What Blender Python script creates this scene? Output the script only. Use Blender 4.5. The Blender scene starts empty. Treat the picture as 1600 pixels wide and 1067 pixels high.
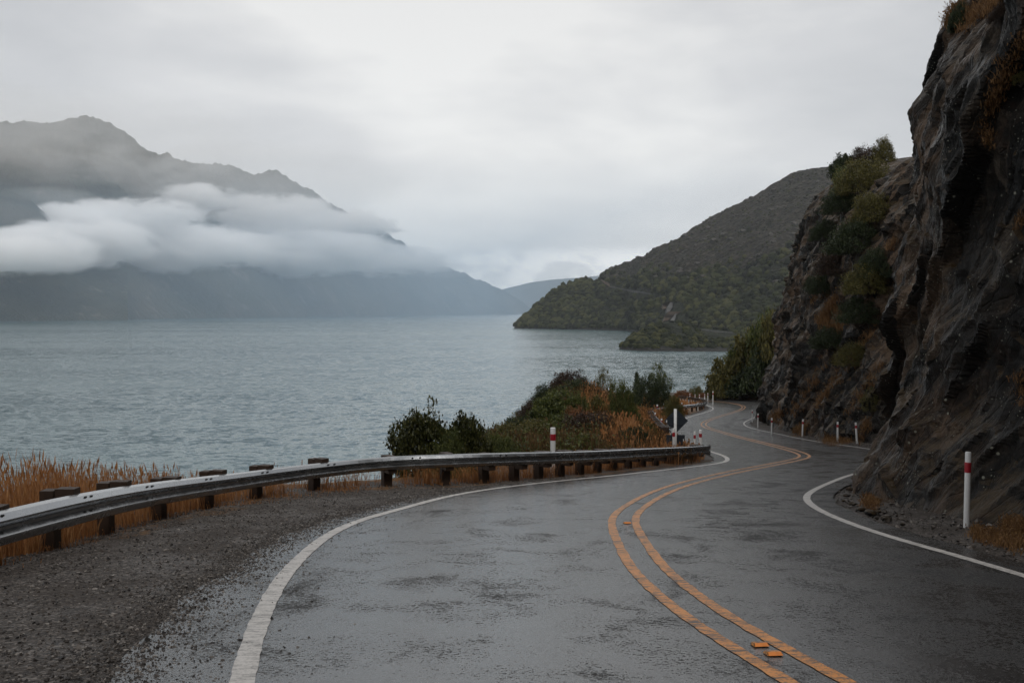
import bpy, bmesh, math, random
import numpy as np
from mathutils import Vector, Matrix
from mathutils.bvhtree import BVHTree

scene = bpy.context.scene
COL = scene.collection
rng = np.random.default_rng(7)
random.seed(7)

# ------------------------------------------------------------------ camera model (1600x1067 photograph)
CAMZ, FPX = 1.55, 1600.0
TH = math.atan((533.5 - 484.0) / FPX)
LAKE = -46.5

def ray(px, py):
    u = (px - 800.0) / FPX; v = (533.5 - py) / FPX
    y = math.cos(TH) + v * math.sin(TH); z = -math.sin(TH) + v * math.cos(TH)
    return u / y, z / y                      # dX, dZ per metre of Y

def at(px, py, Y):
    dx, dz = ray(px, py)
    return Vector((dx * Y, Y, CAMZ + dz * Y))

_ky = np.array([-60, 0, 50, 60, 75, 100, 145, 200, 300, 400], float)
_kz = np.array([5.97, 0, -4.97, -5.9, -7.05, -8.55, -11.35, -15, -20, -25], float)
_gy = np.arange(-60, 400, 0.5)
_gz = np.interp(_gy, _ky, _kz)
_ker = np.hanning(25); _ker /= _ker.sum()
_pad = np.concatenate([np.full(12, _gz[0]), _gz, np.full(12, _gz[-1])])
_gz2 = np.convolve(_pad, _ker, 'valid'); _gz2[:80] = _gz[:80]; _gz2[-80:] = _gz[-80:]
def zr(Y): return np.interp(Y, _gy, _gz2)

def ground(px, py, lift=0.0):
    dx, dz = ray(px, py)
    Y = np.arange(2, 380, 0.05)
    g = zr(Y) + lift - CAMZ - dz * Y
    i = int(np.argmax(g >= 0))
    return dx * Y[i], Y[i]

# ------------------------------------------------------------------ numpy noise
_perm = np.random.default_rng(3).permutation(4096)
def _h(ix, iy, iz=0):
    a = _perm[ix & 4095]; b = _perm[(a + iy) & 4095]
    return _perm[(b + iz) & 4095]
def vnoise(x, y, z=None):
    """gradient noise, about -1..1"""
    if z is None: z = np.zeros_like(x)
    xi = np.floor(x).astype(int); yi = np.floor(y).astype(int); zi = np.floor(z).astype(int)
    xf, yf, zf = x - xi, y - yi, z - zi
    f = lambda t: t * t * t * (t * (t * 6 - 15) + 10)
    u, v, w = f(xf), f(yf), f(zf)
    out = 0
    for dx in (0, 1):
        for dy in (0, 1):
            for dz in (0, 1):
                h = _h(xi + dx, yi + dy, zi + dz)
                a = h * (2 * math.pi / 4096.0) * 7.0; c = ((h * 31) % 4096) / 2048.0 - 1.0
                s = np.sqrt(1 - c * c)
                g = np.cos(a) * s * (xf - dx) + np.sin(a) * s * (yf - dy) + c * (zf - dz)
                out = out + g * np.where(dx, u, 1 - u) * np.where(dy, v, 1 - v) * np.where(dz, w, 1 - w)
    return out * 1.5
def fbm(x, y, z=None, o=4, r=2.1, gain=0.5):
    s, a = 0, 1.0
    for k in range(o):
        s = s + a * vnoise(x + 17.3 * k, y - 9.1 * k, None if z is None else z + 5.7 * k)
        x, y = x * r, y * r
        if z is not None: z = z * r
        a *= gain
    return s
def ridged(x, y, z=None, o=4):
    s, a = 0, 1.0
    for k in range(o):
        s = s + a * (1 - np.abs(vnoise(x + 11 * k, y + 3 * k, z)) * 1.6)
        x, y = x * 2.1, y * 2.1
        a *= 0.5
    return s / 1.9 - 0.5
def cells(x, y):
    """cellular noise: distance to the border-ish (F2-F1) and a random value of the cell"""
    xi = np.floor(x).astype(int); yi = np.floor(y).astype(int)
    f1 = np.full(x.shape, 9.0); f2 = np.full(x.shape, 9.0); val = np.zeros(x.shape)
    sx = np.zeros(x.shape); sy = np.zeros(x.shape)
    for dx in (-1, 0, 1):
        for dy in (-1, 0, 1):
            h = _h(xi + dx, yi + dy, 5); h2 = _h(xi + dx, yi + dy, 99)
            cx = xi + dx + h / 4096.0; cy = yi + dy + h2 / 4096.0
            d = np.hypot(x - cx, y - cy)
            near = d < f1
            f2 = np.where(near, f1, np.minimum(f2, d)); val = np.where(near, ((h * 7 + h2) % 4096) / 4096.0, val)
            sx = np.where(near, x - cx, sx); sy = np.where(near, y - cy, sy)
            f1 = np.where(near, d, f1)
    return f1, f2 - f1, val, sx, sy

def facets(x, y, tilt=.9, seed=0):
    """envelope of tilted planes, one per cell: flat faces meeting in sharp outward edges"""
    xi = np.floor(x).astype(int); yi = np.floor(y).astype(int); best = np.full(x.shape, -9.0)
    for dx in (-1, 0, 1):
        for dy in (-1, 0, 1):
            h = _h(xi + dx, yi + dy, 11 + seed); h2 = _h(xi + dx, yi + dy, 57 + seed); h3 = _h(xi + dx, yi + dy, 83 + seed)
            ex = x - (xi + dx + h / 4096.0); ey = y - (yi + dy + h2 / 4096.0)
            gx = ((h * 13 + h3) % 4096) / 2048.0 - 1; gy = ((h2 * 29 + h3) % 4096) / 2048.0 - 1
            r = np.hypot(ex, ey)
            best = np.maximum(best, h3 / 4096.0 * .9 + tilt * (gx * ex + gy * ey) - np.maximum(r - .62, 0) * 2.0)
    return .80 - best
# ------------------------------------------------------------------ curves
def catmull(P, step=0.25):
    P = np.asarray(P, float)
    P = np.vstack([2 * P[0] - P[1], P, 2 * P[-1] - P[-2]])
    out = []
    for i in range(1, len(P) - 2):
        p0, p1, p2, p3 = P[i - 1:i + 3]
        t0 = 0; t1 = np.linalg.norm(p1 - p0) ** .5; t2 = t1 + np.linalg.norm(p2 - p1) ** .5; t3 = t2 + np.linalg.norm(p3 - p2) ** .5
        n = max(3, int(np.linalg.norm(p2 - p1) / step) + 1)
        t = np.linspace(t1, t2, n, endpoint=False)[:, None]
        A1 = (t1 - t) / (t1 - t0) * p0 + (t - t0) / (t1 - t0) * p1
        A2 = (t2 - t) / (t2 - t1) * p1 + (t - t1) / (t2 - t1) * p2
        A3 = (t3 - t) / (t3 - t2) * p2 + (t - t2) / (t3 - t2) * p3
        B1 = (t2 - t) / (t2 - t0) * A1 + (t - t0) / (t2 - t0) * A2
        B2 = (t3 - t) / (t3 - t1) * A2 + (t - t1) / (t3 - t1) * A3
        out.append((t2 - t) / (t2 - t1) * B1 + (t - t1) / (t2 - t1) * B2)
    out.append(P[-2][None])
    return np.vstack(out)
def resample(C, step):
    d = np.concatenate([[0], np.cumsum(np.linalg.norm(np.diff(C, axis=0), axis=1))])
    n = max(2, int(d[-1] / step) + 1)
    s = np.linspace(0, d[-1], n)
    return np.stack([np.interp(s, d, C[:, k]) for k in range(C.shape[1])], 1), s
def smooth(C, n):
    for _ in range(n):
        C = C.copy(); C[1:-1] = (C[:-2] + 2 * C[1:-1] + C[2:]) / 4
    return C
def tangents(C):
    T = np.gradient(C[:, :2], axis=0); return T / np.linalg.norm(T, axis=1)[:, None]
def seg_dist(X, Y, C):
    """signed distance (left of the curve positive) to polyline"""
    best = np.full(X.shape, 1e9); sgn = np.ones(X.shape)
    for a, b in zip(C[:-1], C[1:]):
        ab = b - a; L2 = ab @ ab
        t = np.clip(((X - a[0]) * ab[0] + (Y - a[1]) * ab[1]) / L2, 0, 1)
        dx = X - a[0] - t * ab[0]; dy = Y - a[1] - t * ab[1]
        d = dx * dx + dy * dy
        m = d < best
        best = np.where(m, d, best)
        sgn = np.where(m, np.sign(ab[0] * (Y - a[1]) - ab[1] * (X - a[0])), sgn)
    return np.sqrt(best) * sgn

def pix_curve(pts, pre):
    return np.array(pre + [ground(*p) for p in pts])

Lpx = [(378,1067),(388,1020),(409,962),(438,908),(477,865),(523,830),(574,809),(620,797),(700,775.5),(760,765),(850,754),(950,744),(1050,733),
       (1105,726.5),(1130,722.5),(1137,718),(1130,712),(1108,705),(1082,698),(1060,689),(1052,677),(1058,663),(1073,653),(1093,647),(1109,642),(1114,639),(1111,635.5),(1100,632),(1082,628.5),(1062,625.5)]
Cpx = [(1275,1067),(1190,1015),(1112,970),(1060,930),(1018,895),(988,850),(974,820),(976,805),(990,793),(1020,775),(1060,759),(1130,741),(1200,727),(1240,719),(1255,715),(1257,711.5),(1245,706),
       (1200,694),(1150,681.5),(1112,670.5),(1100,665),(1101,660),(1120,652),(1150,643),(1161,638),(1160,634),(1143,630),(1118,627),(1085,624.5)]
Rpx = [(1600,900),(1500,870),(1400,842),(1325,817),(1280,797),(1260,782),(1262,772),(1290,757),(1337,740)]
Rpx2 = [(1348,700),(1290,692),(1225,680),(1180,670.5),(1164,664.5),(1163,660),(1180,651.5),(1189,646)]
Rpx3 = [(1191,627.2),(1160,624.8),(1118,622.5),(1090,621)]
CL = catmull(pix_curve(Lpx, [(0.9,-8),(-0.35,0)]))
CC = catmull(pix_curve(Cpx, [(4.0,-8),(2.75,0)]))
R1 = [ground(*p) for p in Rpx]; R2 = [ground(*p) for p in Rpx2]; R3 = [ground(*p) for p in Rpx3]
CR = catmull(np.array([(6.8,-8),(5.6,0)] + R1 + [(11.6,30.0),(13.6,35.0)] + R2 + [(28.5,112.0),(32.5,124.0)] + R3))
CL, _ = resample(CL, 0.25); CC, _ = resample(CC, 0.25); CR, _ = resample(CR, 0.25)
CL, CC, CR = smooth(CL, 12), smooth(CC, 12), smooth(CR, 12)

# ------------------------------------------------------------------ mesh + object helpers
def mesh_np(name, V, F, mat=None, smoothf=False, uv=None, attrs=None):
    me = bpy.data.meshes.new(name)
    V = np.asarray(V, np.float32); F = np.asarray(F, np.int32)
    k = F.shape[1]
    me.vertices.add(len(V)); me.vertices.foreach_set('co', V.ravel())
    me.loops.add(F.size); me.loops.foreach_set('vertex_index', F.ravel())
    me.polygons.add(len(F)); me.polygons.foreach_set('loop_start', np.arange(0, F.size, k, dtype=np.int32))
    try: me.polygons.foreach_set('loop_total', np.full(len(F), k, dtype=np.int32))
    except Exception: pass
    me.polygons.foreach_set('use_smooth', np.full(len(F), smoothf))
    if uv is not None:
        l = me.uv_layers.new(name='UVMap'); l.data.foreach_set('uv', np.asarray(uv, np.float32)[F.ravel()].ravel())
    if attrs:
        for an, av in attrs.items():
            a = me.attributes.new(an, 'FLOAT', 'POINT'); a.data.foreach_set('value', np.asarray(av, np.float32))
    me.update(); me.validate()
    if mat: me.materials.append(mat)
    return me
def link(name, me, parent=None):
    o = bpy.data.objects.new(name, me); COL.objects.link(o)
    if parent is not None: o.parent = parent
    return o
def tag(o, label=None, cat=None, group=None, kind=None):
    if label: o['label'] = label
    if cat: o['category'] = cat
    if group: o['group'] = group
    if kind: o['kind'] = kind
    return o
def empty(name, loc=(0,0,0), rz=0):
    o = bpy.data.objects.new(name, None); COL.objects.link(o); o.location = loc; o.rotation_euler = (0,0,rz)
    o.empty_display_size = 0.3
    return o
def grid_faces(nr, nc, flip=False):
    i = np.arange(nr - 1)[:, None] * nc + np.arange(nc - 1)[None]
    F = np.stack([i, i + 1, i + nc + 1, i + nc], -1).reshape(-1, 4)
    return F[:, ::-1] if flip else F
class MB:
    def __init__(s): s.V = []; s.F = []
    def add(s, V, F):
        b = len(s.V); s.V += [tuple(v) for v in V]; s.F += [tuple(b + i for i in f) for f in F]
    def box(s, c, size, rz=0, tilt=0.0):
        hx, hy, hz = [q / 2 for q in size]
        M = Matrix.Translation(c) @ Matrix.Rotation(rz, 4, 'Z') @ Matrix.Rotation(tilt, 4, 'Y')
        V = [M @ Vector((x, y, z)) for z in (-hz, hz) for x, y in ((-hx,-hy),(hx,-hy),(hx,hy),(-hx,hy))]
        s.add(V, [(0,3,2,1),(4,5,6,7),(0,1,5,4),(1,2,6,5),(2,3,7,6),(3,0,4,7)])
    def tube(s, pts, rad, n=8, cap=True):
        pts = [Vector(p) for p in pts]; V = []; F = []
        for i, p in enumerate(pts):
            t = (pts[min(i+1, len(pts)-1)] - pts[max(i-1, 0)]).normalized()
            a = t.orthogonal().normalized() if abs(t.z) < .95 else Vector((1,0,0)).cross(t).normalized()
            b = t.cross(a); r = rad[i] if hasattr(rad, '__len__') else rad
            V += [p + (a * math.cos(q) + b * math.sin(q)) * r for q in [2*math.pi*k/n for k in range(n)]]
        for i in range(len(pts)-1):
            for k in range(n): F.append((i*n+k, i*n+(k+1)%n, (i+1)*n+(k+1)%n, (i+1)*n+k))
        if cap: F.append(tuple(range(n))[::-1]); F.append(tuple((len(pts)-1)*n+k for k in range(n)))
        s.add(V, F)
    def mesh(s, name, mat=None, smoothf=False, bevel=0):
        me = bpy.data.meshes.new(name); me.from_pydata(s.V, [], s.F); me.update()
        if bevel:
            bm = bmesh.new(); bm.from_mesh(me); bmesh.ops.bevel(bm, geom=bm.edges[:], offset=bevel, segments=2, affect='EDGES'); bm.to_mesh(me); bm.free()
        if mat: me.materials.append(mat)
        if smoothf:
            for p in me.polygons: p.use_smooth = True
        return me

# ------------------------------------------------------------------ materials
class NT:
    def __init__(s, name, world=False):
        if world: s.m = name; s.t = name.node_tree
        else:
            s.m = bpy.data.materials.new(name); s.m.use_nodes = True; s.t = s.m.node_tree
        s.t.nodes.clear()
    def n(s, typ, **kw):
        nd = s.t.nodes.new(typ)
        for k, v in kw.items():
            if k.startswith('i_'):
                key = k[2:]; key = int(key) if key.isdigit() else key.replace('_', ' ')
                s.set(nd, key, v)
            else: setattr(nd, k, v)
        return nd
    def set(s, nd, key, v):
        inp = nd.inputs[key]
        if isinstance(v, bpy.types.NodeSocket): s.t.links.new(v, inp)
        elif isinstance(v, bpy.types.Node): s.t.links.new(v.outputs[0], inp)
        else:
            if inp.type == 'RGBA' and len(v) == 3: v = (*v, 1)
            inp.default_value = v
    def math(s, op, a, b=0.0, c=None, clamp=False):
        nd = s.n('ShaderNodeMath', operation=op, use_clamp=clamp); s.set(nd, 0, a); s.set(nd, 1, b)
        if c is not None: s.set(nd, 2, c)
        return nd.outputs[0]
    def noise(s, vec, scale, detail=4.0, rough=0.55, dist=0.0):
        nd = s.n('ShaderNodeTexNoise'); s.set(nd, 'Vector', vec); s.set(nd, 'Scale', scale); s.set(nd, 'Detail', detail)
        s.set(nd, 'Roughness', rough); s.set(nd, 'Distortion', dist); return nd.outputs['Fac']
    def voro(s, vec, scale, feature='F1', out='Distance', rnd=1.0):
        nd = s.n('ShaderNodeTexVoronoi', feature=feature); s.set(nd, 'Vector', vec); s.set(nd, 'Scale', scale); s.set(nd, 'Randomness', rnd); return nd.outputs[out]
    def mapping(s, vec, scale=(1,1,1), rot=(0,0,0), loc=(0,0,0)):
        nd = s.n('ShaderNodeMapping'); s.set(nd, 'Vector', vec); s.set(nd, 'Scale', scale); s.set(nd, 'Rotation', rot); s.set(nd, 'Location', loc); return nd.outputs[0]
    def step(s, v, a, b, lo=0.0, hi=1.0, smooth=True):
        nd = s.n('ShaderNodeMapRange', interpolation_type='SMOOTHSTEP' if smooth else 'LINEAR')
        for k, q in zip(('Value','From Min','From Max','To Min','To Max'), (v, a, b, lo, hi)): s.set(nd, k, q)
        return nd.outputs[0]
    def mix(s, f, a, b, blend='MIX'):
        nd = s.n('ShaderNodeMix', data_type='RGBA', blend_type=blend)
        s.set(nd, 0, f); s.set(nd, 6, a); s.set(nd, 7, b); return nd.outputs[2]
    def ramp(s, f, stops, interp='LINEAR'):
        nd = s.n('ShaderNodeValToRGB'); r = nd.color_ramp; r.interpolation = interp
        while len(r.elements) < len(stops): r.elements.new(0.5)
        for e, (p, c) in zip(r.elements, stops): e.position = p; e.color = (*c, 1)
        s.set(nd, 0, f); return nd.outputs[0]
    def pos(s): return s.n('ShaderNodeNewGeometry').outputs['Position']
    def bump(s, h, strength=0.5, dist=0.02, normal=None):
        nd = s.n('ShaderNodeBump'); s.set(nd, 'Height', h); s.set(nd, 'Strength', strength); s.set(nd, 'Distance', dist)
        if normal is not None: s.set(nd, 'Normal', normal)
        return nd.outputs[0]
    def bsdf(s, color, rough=0.6, normal=None, metal=0.0, spec=0.5, **kw):
        b = s.n('ShaderNodeBsdfPrincipled'); s.set(b, 'Base Color', color); s.set(b, 'Roughness', rough); s.set(b, 'Metallic', metal); s.set(b, 'Specular IOR Level', spec)
        if normal is not None: s.set(b, 'Normal', normal)
        for k, v in kw.items(): s.set(b, k.replace('_', ' '), v)
        return b
    def out(s, surf=None, vol=None):
        o = s.n('ShaderNodeOutputMaterial')
        if surf is not None: s.set(o, 'Surface', surf)
        if vol is not None: s.set(o, 'Volume', vol)
        return s.m
M = {}
def m_asphalt():
    t = NT('wet_asphalt'); p = t.pos()
    uv = t.n('ShaderNodeUVMap').outputs[0]
    su = t.n('ShaderNodeSeparateXYZ'); t.set(su, 0, uv)
    g1 = t.noise(p, 85, 2, .6); g2 = t.noise(p, 30, 3, .7); ch = t.voro(p, 55)
    grit = t.math('ADD', t.math('MULTIPLY', g1, .45), t.math('MULTIPLY', g2, .55))
    broad = t.noise(t.mapping(uv, (1, .55, 1), loc=(3, 1, 0)), .45, 4, .55, .3)
    mid = t.noise(t.mapping(uv, (1.0, .8, 1), loc=(7, 3, 0)), 1.5, 6, .68, .4)
    # worn wheel tracks: about .75 m either side of each lane's middle
    track = t.math('COSINE', t.math('MULTIPLY', su.outputs[0], 2 * math.pi / 1.62))
    dry = t.math('ADD', t.math('MULTIPLY', broad, .34), t.math('ADD', t.math('MULTIPLY', mid, .70), .02))
    dry = t.math('ADD', dry, t.math('MULTIPLY', track, .018))
    dry = t.math('ADD', dry, t.step(su.outputs[0], .6, -2.6, -.045, .045))
    dry = t.math('ADD', dry, t.math('MULTIPLY', t.math('SUBTRACT', grit, .5), 1.05))
    m = t.step(dry, .50, .70)
    col = t.mix(t.step(grit, .38, .62), (.011,.0105,.0105), (.062,.059,.057))
    col = t.mix(t.math('MULTIPLY', m, .75), col, (.0075,.007,.007))
    chips = t.step(t.noise(p, 120, 1, .5), .62, .70)
    col = t.mix(t.math('MULTIPLY', chips, .5), col, (.15,.145,.14))
    r = t.math('ADD', t.step(m, 0, 1, .14, .66), t.math('MULTIPLY', g2, .10))
    h = t.math('ADD', t.math('ADD', t.math('MULTIPLY', g1, .8), t.math('MULTIPLY', ch, -.6)), t.math('MULTIPLY', g2, 1.2))
    nb = t.bump(h, t.step(m, 0, 1, .15, .90), .012)
    nb = t.bump(t.noise(t.mapping(uv, (1, .5, 1)), 4, 4, .6), .12, .02, nb)
    return t.out(t.bsdf(col, r, nb, spec=t.step(m, 0, 1, .85, .28)))
def m_paint(name, c, wear):
    t = NT(name); p = t.pos()
    w = t.noise(t.mapping(p, (.8, 2.2, 1)), 7, 6, .75); g = t.noise(p, 42, 3, .7)
    f = t.math('MULTIPLY', t.step(w, .46, .62), wear)
    f = t.math('ADD', f, t.math('MULTIPLY', t.step(g, .50, .64), wear * .75), clamp=True)
    col = t.mix(f, c, (.05,.048,.046))
    return t.out(t.bsdf(col, t.math('ADD', t.math('MULTIPLY', w, .2), .38), t.bump(g, .35, .005), spec=.4))
def m_ground():
    t = NT('gravel_ground'); p = t.pos()
    at_ = t.n('ShaderNodeAttribute', attribute_name='grassy').outputs['Fac']
    v = t.voro(p, 38, out='Color'); vd = t.voro(p, 38)
    sep = t.n('ShaderNodeSeparateColor'); t.set(sep, 0, v)
    stone = t.ramp(sep.outputs[0], [(0,(.014,.011,.0095)),(.45,(.045,.036,.030)),(.8,(.088,.073,.062)),(1,(.21,.185,.165))])
    big = t.noise(p, .9, 5, .6)
    stone = t.mix(t.step(big, .35, .7, 0, .55), stone, (.040,.031,.025))
    g = t.noise(p, 14, 5, .7)
    grass = t.ramp(g, [(.25,(.05,.032,.012)),(.55,(.15,.075,.026)),(.8,(.24,.13,.05))])
    mk = t.step(t.math('ADD', at_, t.math('MULTIPLY', t.math('SUBTRACT', t.noise(p, 2.2, 5, .7), .5), 1.1)), .42, .62)
    col = t.mix(mk, stone, grass)
    nb = t.bump(t.math('ADD', t.math('MULTIPLY', vd, -1.0), t.math('MULTIPLY', g, .5)), .9, .022)
    return t.out(t.bsdf(col, t.step(big, .3, .7, .5, .8), nb, spec=.22))
def m_stone():
    t = NT('loose_stone'); ri = t.n('ShaderNodeNewGeometry').outputs['Random Per Island']
    col = t.ramp(ri, [(0,(.012,.010,.009)),(.4,(.042,.034,.028)),(.8,(.095,.079,.067)),(1,(.25,.225,.20))])
    return t.out(t.bsdf(col, .55, spec=.28))
def m_water():
    t = NT('lake_water'); p = t.pos()
    gust = t.step(t.noise(t.mapping(p, (.4, 1, 1), (0,0,.1)), .012, 4, .6), .35, .65, .75, 1.1)
    def slope(scale, amp, sc, loc):
        nd = t.n('ShaderNodeTexNoise'); t.set(nd, 'Vector', t.mapping(p, sc, (0, 0, loc * .1), (loc * 31, 0, 0))); t.set(nd, 'Scale', scale); t.set(nd, 'Detail', 2.5); t.set(nd, 'Roughness', .6)
        v = t.n('ShaderNodeVectorMath', operation='SUBTRACT'); t.set(v, 0, nd.outputs['Color']); t.set(v, 1, (.5, .5, .5))
        m_ = t.n('ShaderNodeVectorMath', operation='MULTIPLY'); t.set(m_, 0, v); t.set(m_, 1, (amp, amp, 0)); return m_.outputs[0]
    acc = (0, 0, 1)
    for q in ((.030, .16, (.5, 1, 1), 1), (.11, .24, (.6, 1, 1), 2), (.34, .74, (.7, 1, 1), -1.5), (.75, .5, (1, 1, 1), 3)):
        ad = t.n('ShaderNodeVectorMath', operation='ADD'); t.set(ad, 0, slope(*q)); t.set(ad, 1, acc); acc = ad.outputs[0]
    nn = t.n('ShaderNodeVectorMath', operation='NORMALIZE'); t.set(nn, 0, acc); nb = nn.outputs[0]
    large = t.noise(t.mapping(p, (.15, 1, 1), (0,0,.1)), .006, 4, .55)
    col = t.mix(large, (.062,.116,.132), (.084,.144,.158))
    return t.out(t.bsdf(col, t.step(large, .3, .7, .10, .18), nb, spec=.5, IOR=1.333))
def m_rock():
    t = NT('wet_schist'); p = t.pos()
    uv = t.n('ShaderNodeUVMap').outputs[0]
    ruv = t.mapping(p, (1, 1, 1), (.95, .12, 0)); st = t.mapping(ruv, (.36, .20, 1.9))
    lay = t.noise(st, 1.5, 9, .74, .05); fine = t.noise(t.mapping(ruv, (.6, .35, 3.4)), 3.2, 5, .65, .05)
    big = t.noise(t.mapping(ruv, (.8, .55, 1)), .34, 5, .62, .3); med = t.noise(p, .85, 5, .65)
    cv = t.n('ShaderNodeTexVoronoi', feature='F1'); t.set(cv, 'Vector', t.mapping(ruv, (.9, .6, 2.3))); t.set(cv, 'Scale', 1.3); t.set(cv, 'Randomness', 1.0)
    cs = t.n('ShaderNodeSeparateColor'); t.set(cs, 0, cv.outputs['Color'])
    grit = t.noise(p, 3.4, 9, .78); grit2 = t.noise(p, 17, 5, .7)
    tone = t.math('ADD', t.math('ADD', t.math('MULTIPLY', cs.outputs[0], .22), t.math('MULTIPLY', lay, .28)), t.math('ADD', t.math('MULTIPLY', grit, .40), t.math('MULTIPLY', grit2, .21)))
    col = t.ramp(tone, [(.44,(.0022,.0019,.0017)),(.54,(.0055,.0046,.0038)),(.62,(.018,.0140,.0105)),(.72,(.095,.077,.060))])
    brown = t.step(big, .45, .58)
    col = t.mix(t.math('MULTIPLY', brown, .8), col, t.ramp(tone, [(.44,(.0045,.0029,.0019)),(.54,(.020,.0118,.0068)),(.66,(.135,.088,.056))]))
    rust = t.step(med, .60, .74)
    col = t.mix(t.math('MULTIPLY', rust, .4), col, (.042,.017,.007))
    v = t.voro(p, 5.5); lich = t.math('MULTIPLY', t.step(v, .17, .10), t.step(t.noise(p, .8, 3, .6), .52, .62))
    v2 = t.voro(p, 15); lich2 = t.math('MULTIPLY', t.step(v2, .20, .12), t.step(t.noise(p, 1.3, 3, .6), .47, .60))
    col = t.mix(t.math('MULTIPLY', t.math('MAXIMUM', lich, lich2), .85), col, (.27,.27,.22))
    g = t.n('ShaderNodeNewGeometry'); sx = t.n('ShaderNodeSeparateXYZ'); t.set(sx, 0, g.outputs['Normal'])
    moss = t.math('MULTIPLY', t.step(sx.outputs[2], .35, .75), t.step(t.noise(p, 1.1, 5, .7), .38, .56))
    col = t.mix(t.math('MULTIPLY', moss, .85), col, t.mix(t.noise(p, 6, 4, .7), (.030,.020,.007), (.070,.040,.014)))
    crk = t.n('ShaderNodeTexVoronoi', feature='DISTANCE_TO_EDGE'); t.set(crk, 'Vector', t.mapping(t.n('ShaderNodeVectorMath', operation='ADD', i_0=ruv, i_1=t.n('ShaderNodeTexNoise', i_Vector=p, i_Scale=.35, i_Detail=2.0).outputs['Color']).outputs[0], (.7, .45, 1.3))); t.set(crk, 'Scale', 1.0)
    crk2 = t.n('ShaderNodeTexVoronoi', feature='DISTANCE_TO_EDGE'); t.set(crk2, 'Vector', t.mapping(ruv, (1.8, 1.1, 3.6))); t.set(crk2, 'Scale', 1.0)
    ck = t.math('MULTIPLY', t.step(crk.outputs['Distance'], 0, .05), t.step(crk2.outputs['Distance'], -.03, .05))
    h = t.math('ADD', t.math('ADD', t.math('MULTIPLY', lay, .6), t.math('ADD', t.math('MULTIPLY', cs.outputs[0], .35), t.math('MULTIPLY', grit, .8))), t.math('MULTIPLY', ck, .5))
    nb = t.bump(h, .8, .07); nb = t.bump(t.noise(p, 9, 7, .72), .7, .06, nb)
    r = t.step(t.noise(p, 1.7, 4, .6), .35, .65, .34, .66)
    return t.out(t.bsdf(col, r, nb, spec=.20))
def m_leaf(name, a, b, c, rough=.5, trans=.25):
    t = NT(name); g = t.n('ShaderNodeNewGeometry')
    p = g.outputs['Position']; f = t.math('ADD', t.math('MULTIPLY', g.outputs['Random Per Island'], .6), t.math('MULTIPLY', t.noise(p, 1.3, 3, .6), .5))
    col = t.ramp(f, [(.15, a), (.55, b), (.92, c)])
    b1 = t.bsdf(col, rough, spec=.35)
    tr = t.n('ShaderNodeBsdfTranslucent'); t.set(tr, 0, col)
    mx = t.n('ShaderNodeMixShader'); t.set(mx, 0, trans); t.set(mx, 1, b1.outputs[0]); t.set(mx, 2, tr.outputs[0])
    return t.out(mx)
def m_wood(name, a, b, sc=9):
    t = NT(name); tc = t.n('ShaderNodeTexCoord').outputs['Object']
    n = t.noise(t.mapping(tc, (1,1,.12)), sc*3, 5, .7, .4); n2 = t.noise(tc, 4, 3, .6)
    col = t.mix(n, a, b); col = t.mix(t.step(n2, .5, .75, 0, .5), col, tuple(q*.45 for q in a))
    return t.out(t.bsdf(col, .62, t.bump(n, .5, .01), spec=.35))
def m_steel():
    t = NT('galvanised_steel'); p = t.pos()
    n = t.noise(p, 3.5, 5, .65); s = t.noise(t.mapping(p, (1,1,.2)), 16, 4, .7)
    col = t.mix(n, (.24,.25,.26), (.50,.51,.52)); col = t.mix(t.step(s, .58, .78, 0, .3), col, (.18,.17,.16))
    return t.out(t.bsdf(col, t.step(n, .3, .7, .17, .30), t.bump(s, .06, .008), metal=.95))
def m_plain(name, c, rough=.5, metal=0.0, var=.25, sc=14, spec=.5):
    t = NT(name); p = t.n('ShaderNodeTexCoord').outputs['Object']
    n = t.noise(p, sc, 5, .7)
    col = t.mix(t.step(n, .45, .75, 0, 1), c, tuple(q * (1 - var) for q in c))
    return t.out(t.bsdf(col, t.math('ADD', t.math('MULTIPLY', n, .2), rough - .1), metal=metal, spec=spec))
def m_hill():
    t = NT('scrub_hillside'); p = t.pos()
    sx = t.n('ShaderNodeSeparateXYZ'); t.set(sx, 0, p)
    n1 = t.noise(p, .012, 6, .65); n2 = t.noise(p, .07, 5, .7); v = t.voro(p, .13)
    green = t.ramp(n2, [(.32,(.006,.008,.004)),(.5,(.015,.019,.008)),(.68,(.032,.037,.015))])
    brown = t.ramp(n2, [(.36,(.012,.011,.008)),(.48,(.023,.020,.013)),(.60,(.052,.043,.032)),(.72,(.105,.090,.073))])
    f = t.step(t.math('ADD', t.math('MULTIPLY', sx.outputs[2], .0048), t.math('MULTIPLY', t.math('SUBTRACT', n1, .5), 1.6)), .12, .58)
    col = t.mix(f, green, brown)
    rock = t.step(t.noise(p, .025, 6, .75, .6), .60, .68)
    col = t.mix(t.math('MULTIPLY', rock, .7), col, (.105,.095,.085))
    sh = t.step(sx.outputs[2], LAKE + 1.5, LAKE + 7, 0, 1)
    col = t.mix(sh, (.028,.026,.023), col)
    nb = t.bump(t.math('ADD', n2, t.math('MULTIPLY', v, -.6)), 1.0, 14)
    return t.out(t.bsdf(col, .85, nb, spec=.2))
def m_mountain():
    t = NT('mountain_slope'); p = t.pos()
    n1 = t.noise(p, .0022, 7, .65, .4); n2 = t.noise(t.mapping(p, (1,1,.4)), .008, 6, .7)
    col = t.ramp(n1, [(.3,(.026,.032,.024)),(.5,(.05,.052,.038)),(.7,(.095,.082,.062))])
    col = t.mix(t.step(n2, .56, .7, 0, .8), col, (.17,.155,.14))
    return t.out(t.bsdf(col, .9, t.bump(n2, .8, 40), spec=.1))

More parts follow.
